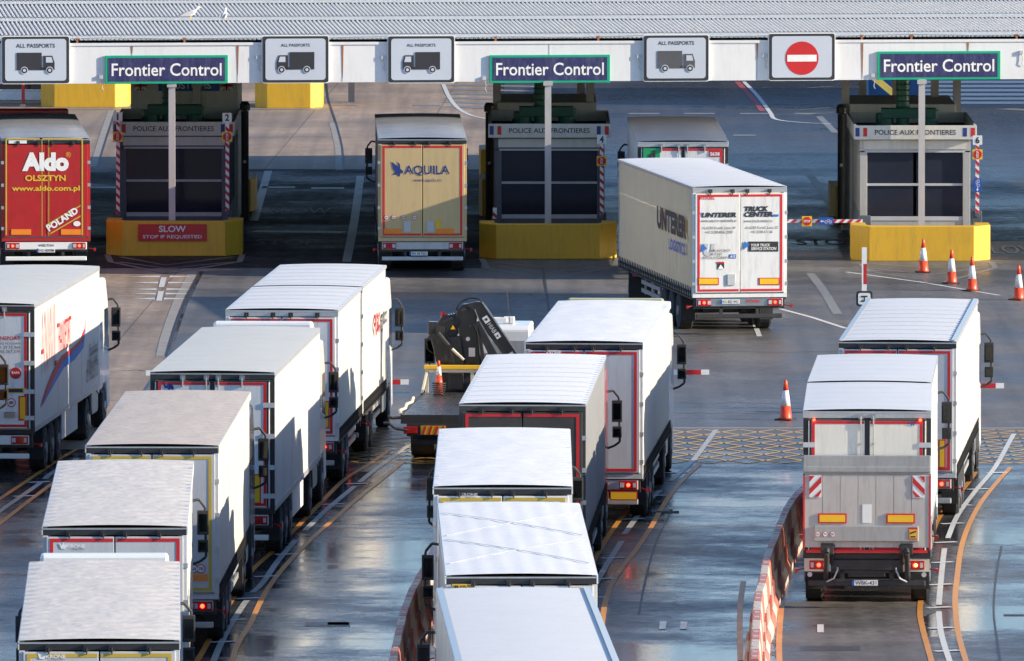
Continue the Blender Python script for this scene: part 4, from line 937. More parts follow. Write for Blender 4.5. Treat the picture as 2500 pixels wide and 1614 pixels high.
    def rear(s, t):
        W, H = s.W, s.H; h = W / 2
        b = MB(); b.box(-h, h, -.03, .06, H - .17, H - .03); b.build('rear_header', s.header, t, bevel=.008)
        b = MB(); b.box(-h, -h + .09, -.03, .06, 1.1, H - .17); b.box(h - .09, h, -.03, .06, 1.1, H - .17); b.box(-h, h, -.03, .06, 1.02, 1.12); b.build('rear_frame', 'black_trim' if s.seal else s.door, t, bevel=.006)
        zt = H - .19
        b = MB(); b.box(-h, h, -.034, -.03, H - .065, H - .04); b.build('header_trim', 'rail_metal', t)
        for sg in (-1, 1):
            b = MB(); x0, x1 = sg * .012, sg * (h - .07)
            if s.seal: x0 = sg * .05; x1 = sg * (h - .10)
            b.box(x0, x1, -.065, -.01, 1.16, zt)
            d = b.build('rear_door', s.door, t, bevel=.008)
            lb = MB()
            for fx in ((.10,) if s.seal else (.16, .82)):
                lb.cyl((sg * fx * (1.25 if s.seal else 1), -.085, 1.14), (sg * fx * (1.25 if s.seal else 1), -.085, H - .30), .012, 8)
                for z in (1.5, 2.4, 3.3): lb.box(sg * fx * 1.25 - .022, sg * fx * 1.25 + .022, -.08, -.065, z, z + .04)
            if s.seal: lb.build('lock_bar', 'steel', d)
            cb = MB()
            for fx in ((.125, .62)[:s.__dict__.get('cams', 2)] if s.seal else (.2, .8)):
                cb = MB(); cb.box(sg * fx - .05, sg * fx + .05, -.09, -.02, H - .18, H - .08); cb.cyl((sg * fx, -.085, H - .32 if s.seal else H - .23), (sg * fx, -.085, H - .12), .018 if s.seal else .012, 8)
                cb.build('lock_cam', 'steel' if s.seal else 'black_trim', d)
            for z in (1.35, 1.95, 2.6, 3.25):
                hb = MB()
                if s.seal: hb.box(sg * (h - .24), sg * (h + .004), -.082, -.068, z, z + .10)
                else: hb.box(sg * (h - .09), sg * (h + .012), -.06, -.02, z, z + .09)
                hb.build('hinge', 'grey_panel' if s.seal else 'rail_metal', d)
        tw = .06; b = MB(); X = h - (.17 if s.seal else .13); z0_, z1_ = 1.19, zt - .03
        if s.tape:
            for sg in (-1, 1):
                b.box(sg * X, sg * (X - tw), -.071, -.066, z0_, z1_); b.box(sg * (X - tw), sg * (.06 if s.seal else .03), -.071, -.066, z1_ - tw, z1_); b.box(sg * (X - tw), sg * (.06 if s.seal else .03), -.071, -.066, z0_, z0_ + tw)
            b.build('reflective_tape', s.tape, t)
        if s.seal:
            b = MB(); b.box(-.045, .045, -.055, -.01, 1.16, zt); b.box(-X - .045, -X - .005, -.068, -.063, 1.16, zt); b.box(X + .005, X + .045, -.068, -.063, 1.16, zt); b.box(-h + .1, h - .1, -.068, -.05, zt - .025, zt); b.build('door_seal', 'black_trim', t)
    def marker_plates(s, z=1.38, x=.86, w_=.56, hh=.15, vertical=False):
        for sg in (-1, 1):
            if vertical: w_, hh = .15, .62
            b = MB(); b.box(sg * x - w_ / 2, sg * x + w_ / 2, -.082, -.07, z - hh / 2, z + hh / 2); p = b.build('marker_plate', 'ink_red', s.t)
            b = MB(); b.box(sg * x - w_ / 2 + .025, sg * x + w_ / 2 - .025, -.085, -.0815, z - hh / 2 + .025, z + hh / 2 - .025); b.build('yellow_field', 'plate_yellow', p)
    def chassis(s, t):
        L = s.L; h = s.W / 2
        b = MB()
        for sg in (-1, 1): b.box(sg * .36, sg * .48, .1, L - .3, .82, 1.08)
        for k in range(int(L / 1.1)): b.box(-h + .08, h - .08, .3 + k * 1.1, .38 + k * 1.1, .98, 1.07)
        ax = s.__dict__.get('axles') or [2.7, 4.0, 5.3]
        for y in ax: b.cyl((-.95, y, .5), (.95, y, .5), .07, 10); b.box(-.6, -.45, y - .2, y + .3, .45, .85); b.box(.45, .6, y - .2, y + .3, .45, .85)
        b.box(-h + .06, h - .06, .04, .2, .72, 1.04)
        b.build('chassis', 'chassis', t)
        for y in ax:
            for sg in (-1, 1): wheel(t, sg * 1.06, y)
        for sg in (-1, 1):
            b = MB(); b.box(sg * .88, sg * 1.24, ax[0] - .62, ax[0] - .60, .28, .95); b.build('mudflap', 'rubber', t)
            b = MB(); b.box(sg * .86, sg * 1.23, ax[0] - .6, ax[-1] + .6, .985, 1.0); b.build('mudguard', 'rubber', t)
        b = MB(); b.box(-1.17, 1.17, -.01, .06, .78, 1.0); b.build('bumper', s.bumper, t, bevel=.02)
        b = MB(); b.box(-1.17, 1.17, .02, .10, .46, .58); b.build('underrun_bar', s.under, t, bevel=.02)
        for sg in (-1, 1):
            b = MB(); b.box(sg * .45, sg * .53, .04, .12, .5, .85); b.build('bar_bracket', 'chassis', t)
        for sg in (-1, 1):
            b = MB(); b.box(sg * .76, sg * 1.15, -.035, -.01, .80, .98); l = b.build('tail_light', 'lamp_red', t, bevel=.012)
            b = MB(); b.box(sg * .78, sg * .87, -.045, -.035, .84, .94); b.box(sg * 1.06, sg * 1.12, -.045, -.035, .84, .94); b.build('lens', 'ink_pale', l)
            if s.lit:
                b = MB(); b.lathe([(.04, 0), (.04, .012), (.02, .014)], (0, 0, 0), n=12); q = b.build('lit_lens', 'lamp_lit', l); q.rotation_euler = (R(90), 0, 0); q.location = (sg * .96, -.036, .89)
            b = MB(); b.cyl((sg * (h - .08), .1, .82), (sg * (h + .12), .0, .78), .014, 6); b.box(sg * (h + .10), sg * (h + .16), -.03, .03, .74, .82); b.build('marker_lamp', 'lamp_red', t)
        if s.artic:
            for sg in (-1, 1):
                b = MB(); b.box(sg * .72, sg * .80, L - 3.8, L - 3.7, .35, 1.05); b.box(sg * .64, sg * .88, L - 3.9, L - 3.6, .30, .35); b.build('landing_leg', 'chassis', t)
                b = MB()
                if s.__dict__.get('skirt'): b.box(sg * 1.19, sg * 1.22, 6.2, L - 4.0, .42, 1.04)
                else:
                    for z in (.55, .78): b.box(sg * 1.17, sg * 1.21, 6.2, L - 4.0, z, z + .11)
                    for k in range(3): b.box(sg * 1.12, sg * 1.17, 6.4 + k * 1.4, 6.48 + k * 1.4, .5, 1.0)
                b.build('side_guard', s.__dict__.get('skirt') or 'rail_metal', t)
        elif s.cab or s.__dict__.get('draw'):
            for sg in (-1, 1):
                b = MB()
                for z in (.55, .78): b.box(sg * 1.17, sg * 1.21, ax[-1] + .8, L - 1.2, z, z + .11)
                b.build('side_guard', 'rail_metal', t)
    def plate(s, body, K=None, box=None, x=0, z=.88, w_=.52, off=.03):
        if box:
            a, b_ = s.loc(*px(K, box[0], box[1]), 'rear', off), s.loc(*px(K, box[2], box[3]), 'rear', off); x = (a.x + b_.x) / 2; z = (a.z + b_.z) / 2
        b = MB(); b.box(x - w_ / 2, x + w_ / 2, -off - .01, -off + .01, z - .055, z + .055); p = b.build('number_plate', 'plate_white', s.t)
        b = MB(); b.box(x - w_ / 2, x - w_ / 2 + .045, -off - .013, -off - .01, z - .055, z + .055); b.build('plate_band', 'plate_blue', p)
        text(body, (x + .02, -off - .012, z), w_ - .1, .075, 'ink', p, name='plate_lettering', bold=.01)
    def tractor(s, t):
        L = s.L; sh = s.W / 2
        y0 = L + (.55 if s.artic else .25); c = s.cab; wd = 1.245
        b = MB()
        ya = L - 3.3 if s.artic else L - 1.0
        for sg in (-1, 1): b.box(sg * .36, sg * .46, ya, y0 + 2.0, .72, .95)
        b.box(-.5, .5, ya, ya + .1, .6, .95)
        b.build('tractor_frame', 'chassis', t)
        yd = L - 2.1; ys = y0 + 1.15
        if s.artic:
            for sg in (-1, 1):
                wheel(t, sg * .94, yd, 'd')
                b = MB()
                for k in range(9):
                    a0, a1 = R(15 + k * 16.7), R(15 + (k + 1) * 16.7); b.bar((sg * .94, yd + .57 * math.cos(a0), .5 + .57 * math.sin(a0)), (sg * .94, yd + .57 * math.cos(a1), .5 + .57 * math.sin(a1)), .62, .02)
                b.build('mudguard', 'black_trim', t)
                b = MB(); b.box(sg * .62, sg * 1.24, yd - .76, yd - .74, .2, .85); b.build('mudflap', 'rubber', t)
                b = MB(); b.box(sg * .8, sg * 1.15, yd - .80, yd - .77, .88, 1.0); b.build('tail_light', 'lamp_red', t)
        for sg in (-1, 1):
            wheel(t, sg * 1.08, ys, 's')
            b = MB(); b.extr(rrect(1.35, .6, .18), (sg * .78, (yd + ys) / 2 + (.1 if s.artic else .5), .78), (0, 1, 0), (0, 0, 1), (sg * .42, 0, 0)); b.build('fuel_tank', 'steel' if sg > 0 else 'chassis', t, bevel=.02)
            if s.artic:
                b = MB(); b.extr([(y0 - .42, 1.0), (y0, .9), (y0, 3.6), (y0 - .30, 3.5), (y0 - .42, 3.0)], (sg * 1.20, 0, 0), (0, 1, 0), (0, 0, 1), (sg * .03, 0, 0)); b.build('side_fairing', c, t)
        b = MB()
        b.extr([(0, .95), (0, 3.45), (.3, 3.62), (1.35, 3.6), (1.85, 3.0), (2.14, 1.95), (2.2, .42), (1.72, .40), (1.66, .78), (1.50, 1.05), (.8, 1.05), (.64, .95)], (-wd, y0, 0), (0, 1, 0), (0, 0, 1), (2 * wd, 0, 0))
        b.build('cab', c, t, bevel=.07)
        b = MB(); b.bar((0, y0 + 1.90, 2.93), (0, y0 + 2.15, 2.02), 2.2, .03); b.v = [(p[0], p[1], p[2]) for p in b.v]; b.build('windscreen', 'glass_dark', t)
        for sg in (-1, 1):
            b = MB(); b.extr([(1.0, 2.0), (1.98, 1.85), (1.86, 2.4), (1.72, 2.85), (1.0, 2.85)], (sg * wd, y0, 0), (0, 1, 0), (0, 0, 1), (sg * .006, 0, 0)); b.build('side_window', 'glass_dark', t)
            b = MB(); b.box(sg * .75, sg * 1.15, y0 + 2.17, y0 + 2.22, .62, .82); b.build('headlight', 'ink_pale', t, bevel=.01)
            ym = y0 + 1.85
            b = MB(); b.tube([(sg * 1.15, ym - .1, 3.02), (sg * 1.36, ym, 3.05), (sg * 1.48, ym, 2.9), (sg * 1.50, ym, 1.95), (sg * 1.38, ym, 1.86), (sg * 1.2, ym - .05, 1.80)], .028, 8)
            b.box(sg * 1.33, sg * 1.55, ym - .08, ym + .06, 2.38, 2.84); b.box(sg * 1.34, sg * 1.54, ym - .08, ym + .06, 2.04, 2.28)
            m_ = b.build('mirror', 'black_trim', t, bevel=.03)
            b = MB(); b.box(sg * 1.365, sg * 1.52, ym - .088, ym - .08, 2.44, 2.78); b.build('mirror_glass', 'mirror_glass', m_); b = MB(); b.box(sg * 1.37, sg * 1.51, ym - .088, ym - .08, 2.08, 2.24); b.build('mirror_glass', 'mirror_glass', m_)
        if s.defl:
            dc, dz = s.defl
            b = MB(); b.extr([(.02, 3.5), (.02, dz), (.35, dz + .0), (1.2, 3.75), (1.3, 3.58)], (-1.1, y0, 0), (0, 1, 0), (0, 0, 1), (2.2, 0, 0)); b.build('roof_deflector', dc, t, bevel=.06)
def clone_x(x, y, head, d):
    h = R(head); return x + math.sin(h) * d, y + math.cos(h) * d
# ------------------------------------------------------------------ the lorries, one after the other
# red lorry at the left edge
a = Lorry(label='red lorry with white and gold lettering, stopped at the left edge beside the left booth', x=-13.43, y=330.0, head=-4.0, door='red_door', tape=None, side='curtain_red', roof='roof_silver', rstyle='rib', rail='rail_metal', cab='cab_red', defl=('cab_red', 4.12), lit=True, bumper='plate_white', under='plate_white')
for x0, x1, y0, y1 in ((32, 40, 800, 1360), (32, 230, 798, 806), (245, 480, 798, 806), (472, 480, 800, 1360)): a.poly('yellow_tape', 'A', [(x0, y0), (x1, y0), (x1, y1), (x0, y1)], 'tape_yellow')
for x in (243, 282): a.poly('door_rib', 'A', [(x - 2, 800), (x + 2, 800), (x + 2, 1365), (x - 2, 1365)], 'tape_yellow', off=.066, t=.003)
a.txt('Aldo', 'A', 128, 882, 398, 990, 'ink_white', bold=.06); a.txt('®', 'A', 381, 880, 410, 910, 'ink_yellow')
a.txt('OLSZTYN', 'A', 145, 1013, 380, 1047, 'ink_yellow', bold=.03); a.txt('www.aldo.com.pl', 'A', 68, 1075, 462, 1112, 'ink_yellow', bold=.03)
c = a.loc(*px('A', 360, 1268), 'rear', .07)
text('POLAND', (c.x, -.07, c.z), 1.02, .20, 'ink_white', a.t, bold=.04, angle=R(33))
a.poly('gold_line', 'A', [(265, 1300), (466, 1185), (466, 1193), (265, 1308)], 'tape_yellow'); a.poly('gold_line', 'A', [(290, 1348), (466, 1245), (466, 1253), (290, 1356)], 'tape_yellow')
c = a.loc(*px('A', 445, 1294), 'rear', .07); decal('country_oval', [[(q[0] * 1.4, q[1]) for q in circ(0, 0, .075)]], (c.x, -.07, c.z), 'ink_white', a.t)
for x in (65, 353): a.poly('marker_plate', 'A', [(x, 1326), (x + 115, 1326), (x + 115, 1358), (x, 1358)], 'lamp_orange', t=.01)
a.poly('maker_label', 'A', [(50, 812), (155, 812), (155, 830), (50, 830)], 'plate_white')
a.txt('WIELTON', 'A', 222, 1413, 310, 1426, 'ink', off=.012, bold=.02); a.plate('NO 8009M', 'A', (212, 1437, 320, 1460), w_=.52)

# beige lorry in lane between booths 2 and 4
a = Lorry(label='lorry with beige rear doors and a blue eagle emblem, left of the middle booth', x=-2.58, y=330.0, head=-1.1, door='tan_door', side='curtain_grey', roof='roof_silver', rstyle='rib', cab='cab_dark', lit=False)
a.txt('AQUILA', 'B', 445, 957, 705, 1017, 'ink_navy', bold=.01); a.txt('www.aquila.ro', 'B', 495, 1032, 657, 1056, 'ink_navy')
a.poly('eagle_emblem', 'B', [(370, 935), (395, 955), (412, 965), (405, 935), (418, 950), (420, 975), (437, 990), (434, 1003), (420, 1000), (418, 1022), (408, 1015), (398, 1008), (375, 1012), (392, 995), (378, 975)], 'ink_navy')
for x, n in ((340, '50'), (382, '70'), (438, '80'), (503, '90')):
    c = a.loc(*px('B', x, 1258), 'rear', .07); decal('speed_disc', [circ(0, 0, .072)], (c.x, -.07, c.z), 'ink_red', a.t, t=.004); decal('disc_face', [circ(0, 0, .056)], (c.x, -.074, c.z), 'plate_white', a.t, t=.004); text(n, (c.x, -.08, c.z), .07, .05, 'ink', a.t, bold=.02)
for x in (326, 628): a.poly('marker_plate', 'B', [(x, 1322), (x + 102, 1322), (x + 102, 1352), (x, 1352)], 'lamp_orange', t=.01)
for x in (440, 575): a.poly('door_patch', 'B', [(x, 1280), (x + 40, 1280), (x + 40, 1340), (x, 1340)], 'ink_pale', t=.008)
a.poly('warning_sticker', 'B', [(624, 1270), (654, 1270), (654, 1325), (624, 1325)], 'ink_yellow')
a.plate('PH 18 TSO', 'B', (474, 1450, 578, 1483))

# refrigerated lorry S638
a = Lorry(label='refrigerated lorry marked S638 with grey roof and red-taped doors', x=4.90, y=328.4, head=-.65, W=2.6, L=13.4, seal=True, door='white_panel', side='grey_panel', sstyle='panel', roof='roof_dark', rstyle='panel', cab='cab_white', header='rail_metal')
a.poly('green_square', 'B', [(1825, 858), (1922, 858), (1922, 960), (1825, 960)], 'ink_green'); a.txt('d', 'B', 1855, 868, 1895, 930, 'ink', off=.08, bold=.04)
a.poly('red_label', 'C', [(310, 873), (378, 873), (378, 907), (310, 907)], 'ink_red'); a.txt('S638', 'C', 316, 880, 372, 901, 'ink_white', off=.08, bold=.04)

# cream lorry turning in
a = Lorry(label='long cream curtainside lorry with black side lettering, angled beside the middle booth', x=6.08, y=305.9, head=-7.9, door='white_panel', side='curtain_cream', roof='roof_white', rstyle='rib', cab='cab_white', lit=True, header='rail_metal', bumper='steel', under='chassis', kink=9)
S = a
S.txt('KÖGEL', 'C', 256, 1136, 346, 1154, 'ink_red', bold=.03)
S.txt('UNTERER', 'C', 268, 1230, 469, 1257, 'ink', bold=.05, shear=.2); S.poly('blue_triangle', 'C', [(264, 1228), (283, 1242), (268, 1256)], 'ink_blue')
S.txt('www.unterer-tankstelle.at', 'C', 263, 1268, 470, 1284, 'ink_grey'); S.txt('A-6250 Kundl, Luna 34', 'C', 272, 1311, 463, 1327, 'ink_grey', shear=.2); S.txt('+43 5338 8426 2500', 'C', 288, 1335, 447, 1350, 'ink_grey', shear=.2)
S.txt('TRUCK', 'C', 515, 1193, 655, 1222, 'ink', bold=.06, shear=.2); S.txt('CENTER', 'C', 513, 1225, 680, 1254, 'ink', bold=.06, shear=.2); S.poly('blue_swoosh', 'C', [(675, 1240), (715, 1240), (710, 1253), (670, 1253)], 'ink_blue')
S.txt('www.truckcenter.cc', 'C', 512, 1269, 678, 1285, 'ink_grey'); S.txt('A-6250 Kundl, Luna 32', 'C', 520, 1309, 710, 1325, 'ink_grey', shear=.2); S.txt('+43 5338 611 06', 'C', 550, 1333, 678, 1348, 'ink_grey', shear=.2)
S.txt('U', 'C', 278, 1410, 345, 1482, 'ink_pale', bold=.08, shear=.15); S.poly('blue_triangle', 'C', [(272, 1408), (300, 1438), (263, 1460)], 'ink_blue', off=.078)
S.txt('IHR AUTOHOF', 'C', 322, 1442, 435, 1456, 'ink_grey', off=.08, shear=.2); S.txt('AUF DER', 'C', 318, 1463, 387, 1477, 'ink_grey', off=.08, shear=.2); S.txt('INNTALAUTOBAHN', 'C', 272, 1483, 422, 1497, 'ink_grey', off=.08, shear=.2)
S.poly('road_badge', 'C', [(428, 1471), (467, 1471), (467, 1495), (428, 1495)], 'ink_blue'); S.txt('A12', 'C', 433, 1476, 462, 1490, 'ink_white', off=.078, bold=.03)
S.poly('blue_triangle', 'C', [(515, 1395), (546, 1415), (508, 1446)], 'ink_blue', off=.082); S.poly('black_board', 'C', [(538, 1397), (711, 1397), (711, 1455), (538, 1455)], 'ink')
S.txt('YOUR TRUCK', 'C', 553, 1410, 663, 1425, 'ink_white', off=.078, shear=.2, bold=.02); S.txt('SERVICE STATION', 'C', 553, 1430, 700, 1446, 'ink_white', off=.078, shear=.2, bold=.02)
S.poly('sticker', 'F', [(358, 93), (398, 93), (398, 134), (358, 134)], 'ink'); S.poly('sticker_face', 'F', [(362, 134), (378, 108), (396, 134)], 'ink_white', off=.078); S.poly('sticker_top', 'F', [(358, 93), (398, 93), (398, 103), (358, 103)], 'ink_red', off=.078)
for x in (247, 598):
    S.poly('marker_plate', 'F', [(x, 185), (x + 120, 185), (x + 120, 227), (x, 227)], 'ink_red', t=.008); S.poly('yellow_field', 'F', [(x + 6, 190), (x + 114, 190), (x + 114, 222), (x + 6, 222)], 'plate_yellow', off=.079)
S.poly('lock_box', 'F', [(417, 165), (460, 165), (460, 228), (417, 228)], 'ink_pale', t=.03)
S.plate('KU 802 WU', 'F', (376, 310, 488, 336)); S.txt('KÖGEL', 'F', 527, 309, 608, 327, 'ink_red', off=.016, bold=.03)
S.txt('UNTERER', 'C', 10, 1190, 181, 1388, 'ink', 'left', off=.03, bold=.06); S.txt('LOGISTICS', 'C', 78, 1375, 173, 1480, 'ink_blue', 'left', off=.03, bold=.03)

# white refrigerated lorry at the left
a = S = Lorry(label='white refrigerated lorry with a red and blue swoosh on its side, at the left edge', x=-12.13, y=259.7, head=4.25, W=2.6, L=13.4, seal=True, door='white_panel', side='white_paint', sstyle='panel', roof='roof_cream', rstyle='panel', cab='cab_white', header='chassis', skirt='white_panel', bumper='plate_white', under='plate_white')
S.txt('ANWIL', 'D', 238, 378, 330, 690, 'ink_red', 'right', off=.016, bold=-.02)
S.txt('TRANSPORT', 'D', 333, 448, 412, 580, 'ink_red', 'right', off=.016)
S.poly('red_swoosh', 'D', [(232, 940), (270, 820), (310, 720), (360, 635), (420, 590), (468, 540), (490, 480), (500, 395), (490, 500), (470, 560), (420, 610), (365, 665), (315, 760), (275, 850), (240, 930)][:-1], 'ink_red', 'right', off=.016)
S.poly('blue_swoosh', 'D', [(240, 935), (275, 850), (315, 760), (365, 668), (420, 612), (475, 560), (497, 470), (482, 590), (430, 660), (370, 705), (320, 790), (280, 860)], 'ink_blue', 'right', off=.016)
S.txt('Poland Poznań', 'D', 518, 560, 566, 610, 'ink_grey', 'right', off=.016); S.txt('tel. +48 61 29 73 960', 'D', 505, 625, 566, 690, 'ink_grey', 'right', off=.016); S.txt('tel. +48 605 267 370', 'D', 502, 690, 566, 750, 'ink_grey', 'right', off=.016)
S.txt('TRANSPORT', 'D', -60, 523, 117, 545, 'ink_red', bold=.02); S.txt('POLAND POZNAŃ', 'D', -60, 555, 117, 571, 'ink'); S.txt('+48 61 29 73 960', 'D', -60, 580, 117, 595, 'ink'); S.txt('+48 605 267 370', 'D', -60, 603, 117, 619, 'ink')
c = S.loc(*px('D', 90, 737), 'rear', .07); decal('round_badge', [circ(0, 0, .13)], (c.x, -.07, c.z), 'ink_red', S.t); text('TAPA', (c.x, -.078, c.z + .01), .19, .055, 'ink_white', S.t, bold=.02)
S.poly('yellow_label', 'D', [(20, 823), (150, 823), (150, 852), (20, 852)], 'ink_yellow'); S.poly('label_text_block', 'D', [(40, 828), (132, 828), (132, 847), (40, 847)], 'ink', off=.078, t=.002)
c = S.loc(*px('D', 66, 907), 'rear', .07); decal('speed_disc', [circ(0, 0, .10)], (c.x, -.07, c.z), 'ink_red', S.t, t=.004); decal('disc_face', [circ(0, 0, .08)], (c.x, -.074, c.z), 'plate_white', S.t, t=.004); text('80', (c.x, -.08, c.z), .1, .07, 'ink', S.t, bold=.02)
S.poly('marker_plate', 'D', [(107, 868), (153, 868), (153, 1010), (107, 1010)], 'ink_red', t=.01); S.poly('yellow_field', 'D', [(115, 876), (146, 876), (146, 1002), (115, 1002)], 'plate_yellow', off=.081)
S.poly('lock_box', 'D', [(25, 960), (88, 960), (88, 992), (25, 992)], 'steel', t=.03)

# orange lorry, only its mirror in the picture
h_ = R(4.3); Lorry(label='orange lorry at the left edge of which only cab flank and mirror show', x=-14.02, y=240.9, head=4.3, L=13.4, W=2.6, door='white_panel', side='curtain_white', cab='cab_orange', roof='roof_white', rstyle='rib', group='lorries waiting in the lanes')

# double trailer lorry
def coupled(front, rear_kw, front_kw):
    """two coupled bodies that move together: the rear one is the top-level thing, the front one its child parts"""
    return Lorry(**rear_kw)
class Drawbar(Lorry):
    """rigid lorry with a drawbar trailer, one vehicle"""
    def make(s):
        f = s.front; L0 = s.L
        s.box2 = f
        t = s.t = thing(s.name, s.label, 'lorry', (s.x, s.y, 0), -R(s.head), s.group)
        s.box_body(t, 0, s.L, s.W, s.H); s.rear(t); s.artic = False; cab = s.cab
        s.cab = None; s.draw = True; s.chassis(t); s.draw = False
        # the rigid's body is built in a frame of its own turned by the small angle at the coupling
        g = Lorry.__new__(Lorry); g.__dict__.update(s.__dict__); g.__dict__.update(f)
        hp_ = bpy.data.objects.new('motor_unit', None)
        g.t = t; g.cab = cab
        off = s.front['gap']; objs0 = set(C.objects)
        e = bpy.data.objects.new('tmp', None); C.objects.link(e)
        g.box_body(e, 0, g.L, g.W, g.H); g.artic = False; g.rear(e); g.axles = [1.9, g.L - .4 - 5.4 + 1.0] if False else [1.9, 3.2]; g.chassis(e); g.tractor(e)
        yy = s.L + off; dl = s.front.get('dh', 0); mt = Matrix.Translation((s.front.get('dx', 0), yy, 0)) @ Matrix.Rotation(-R(dl), 4, 'Z')
        for o in [o for o in C.objects if o.parent == e]:
            o.parent = t; o.matrix_parent_inverse = mt
        bpy.data.objects.remove(e)
        b = MB(); b.box(-.06, .06, s.L - 1.0, yy + .3, .55, .67); b.build('drawbar', 'chassis', t)
S = Drawbar(name='drawbar_lorry', label='white curtainside lorry and trailer with small red side lettering, left of the crane truck', x=-5.18, y=257.8, head=3.2, L=7.6, artic=False, axles=[1.9, 3.2], door='white_panel', side='curtain_white', roof='roof_white', rstyle='rib', header='rail_metal', lit=True, front=dict(L=7.65, gap=.35, dh=.3), rail='rail_metal')
S.marker_plates(z=1.62, x=1.0, vertical=True)
h_ = 3.35
for body, m, v0, v1, u0, u1 in (('XPO', 'ink_red', 392, 500, 270, 302), ('Logistics', 'ink_grey', 362, 470, 305, 342)):
    S.txt(body, 'E', u0, v0 + 14, u1, v1, m, 'right', off=.04, bold=.03)

# reefer with the elephant
S = Lorry(label='white refrigerated lorry with blue elephant emblem on its red-taped doors, left queue', x=-6.25, y=238.7, head=3.1, W=2.6, L=13.3, seal=True, door='white_panel', side='white_paint', sstyle='panel', roof='roof_cream', rstyle='panel', cab='cab_white', header='chassis', defl=('cab_white', 4.07), bumper='plate_white', under='plate_white', skirt='white_panel')
def elephant(S, K, x, y, s_):
    P = [(0, 0), (-4, -18), (3, -34), (8, -34), (4, -26), (6, -12), (14, -4), (24, -16), (36, -18), (50, -10), (56, 4), (56, 22), (48, 22), (44, 10), (36, 14), (34, 26), (26, 26), (24, 12), (14, 8), (6, 8)]
    S.poly('elephant_emblem', K, [(x + p[0] * s_, y + p[1] * s_) for p in P], 'ink_navy')
elephant(S, 'D', 948, 815, 1.0)
c = S.loc(*px('D', 945, 900), 'rear', .07); S.marker_plates(z=1.55, x=.94, vertical=True)

# grey lorry with yellow tape
S = Lorry(label='grey lorry with yellow-taped doors under an old brownish tarpaulin roof, left queue', x=-6.91, y=219.6, head=1.25, L=13.7, door='grey_panel', tape='tape_yellow', side='curtain_white', roof='tarp_old', rstyle='wrinkle', cab='cab_dark', lit=True)
for n, x in (('60', 1186), ('70', 1230)):
    c = S.loc(*px('G', x, 975), 'rear', .07); decal('speed_disc', [circ(0, 0, .09)], (c.x, -.07, c.z), 'ink_red', S.t, t=.004); decal('disc_face', [circ(0, 0, .07)], (c.x, -.074, c.z), 'plate_white', S.t, t=.004); text(n, (c.x, -.08, c.z), .09, .06, 'ink', S.t, bold=.02)
S.poly('marker_plate', 'G', [(1130, 1008), (1272, 1008), (1272, 1050), (1130, 1050)], 'lamp_orange', t=.012)

S = Lorry(label='grey-doored lorry with red tape and crumpled pale tarpaulin roof, second last of the left queue', x=-7.01, y=201.7, head=-1.15, L=14.2, door='grey_panel', side='curtain_white', roof='tarp_roof', rstyle='quilt', cab='cab_white', header='black_trim')
S.txt('KRONE', 'G', 410, 826, 522, 846, 'ink_white', bold=.03); S.txt('Mega Liner', 'G', 440, 850, 518, 861, 'ink_navy', shear=.2)
c = S.loc(*px('G', 388, 836), 'rear', .07); decal('crown_emblem', [[(-.06, .0), (-.07, .05), (-.03, .02), (0, .06), (.03, .02), (.07, .05), (.06, 0), (.04, -.05), (-.04, -.05)]], (c.x, -.07, c.z), 'ink_white', S.t, t=.004)
S = Lorry(label='grey-doored lorry with yellow tape and crumpled tarpaulin roof, nearest of the left queue', x=-6.54, y=181.0, head=-1.7, L=13.8, door='grey_panel', tape='tape_yellow', side='curtain_white', roof='tarp_roof', rstyle='quilt', cab='cab_white', defl=('cab_white', 4.06))
S.txt('KRONE', 'G', 282, 1500, 402, 1522, 'ink_white', bold=.03); S.txt('Mega Liner', 'G', 312, 1526, 400, 1536, 'ink_navy', shear=.2)
c = S.loc(*px('G', 258, 1508), 'rear', .07); decal('crown_emblem', [[(-.06, .0), (-.07, .05), (-.03, .02), (0, .06), (.03, .02), (.07, .05), (.06, 0), (.04, -.05), (-.04, -.05)]], (c.x, -.07, c.z), 'ink_white', S.t, t=.004)

# middle queue
S = Lorry(label='white curtainside lorry with red tape behind the crane truck, front of the middle queue', x=1.56, y=247.5, head=3.35, L=13.1, door='grey_panel', side='curtain_white', roof='tarp_white', rstyle='wrinkle', cab='cab_white', lit=True, defl=('cab_yellow', 4.0))
S.txt('KRONE', 'E', 1265, 610, 1350, 627, 'ink_white', bold=.03); S.marker_plates(z=.66, x=.86, w_=.6, hh=.2)
S.txt('lamberet', 'E', 1822, 985, 1978, 1075, 'ink_navy', 'right', off=.04) if False else None
S = Lorry(label='charcoal-doored lorry with a white roof and red cab, second in the middle queue', x=.21, y=230.1, head=2.2, L=13.5, door='dark_door', side='curtain_grey', roof='tarp_white', rstyle='rib', cab='cab_red', header='dark_door')
S = Lorry(label='white-roofed lorry with yellow-taped white doors, third in the middle queue', x=-.17, y=210.2, head=.1, L=13.4, door='white_panel', tape='tape_yellow', side='curtain_white', roof='tarp_white', rstyle='wrinkle', cab='cab_white')
S.txt('KRONE', 'H', 812, 511, 918, 529, 'ink_pale', bold=.03); S.txt('Mega Liner', 'H', 842, 533, 915, 543, 'ink_navy', shear=.2)
S = Lorry(label='white-roofed lorry with crossed roof straps and yellow-taped doors, second last of the middle queue', x=.16, y=192.3, head=-.9, L=14.2, door='grey_panel', tape='tape_yellow', side='curtain_white', roof='tarp_white', rstyle='cross', cab='cab_white')
S.poly('maker_label', 'H', [(762, 1068), (900, 1068), (900, 1100), (762, 1100)], 'ink_yellow', off=.074); S.txt('WIELTON', 'H', 806, 1076, 896, 1091, 'ink', off=.08, bold=.03)
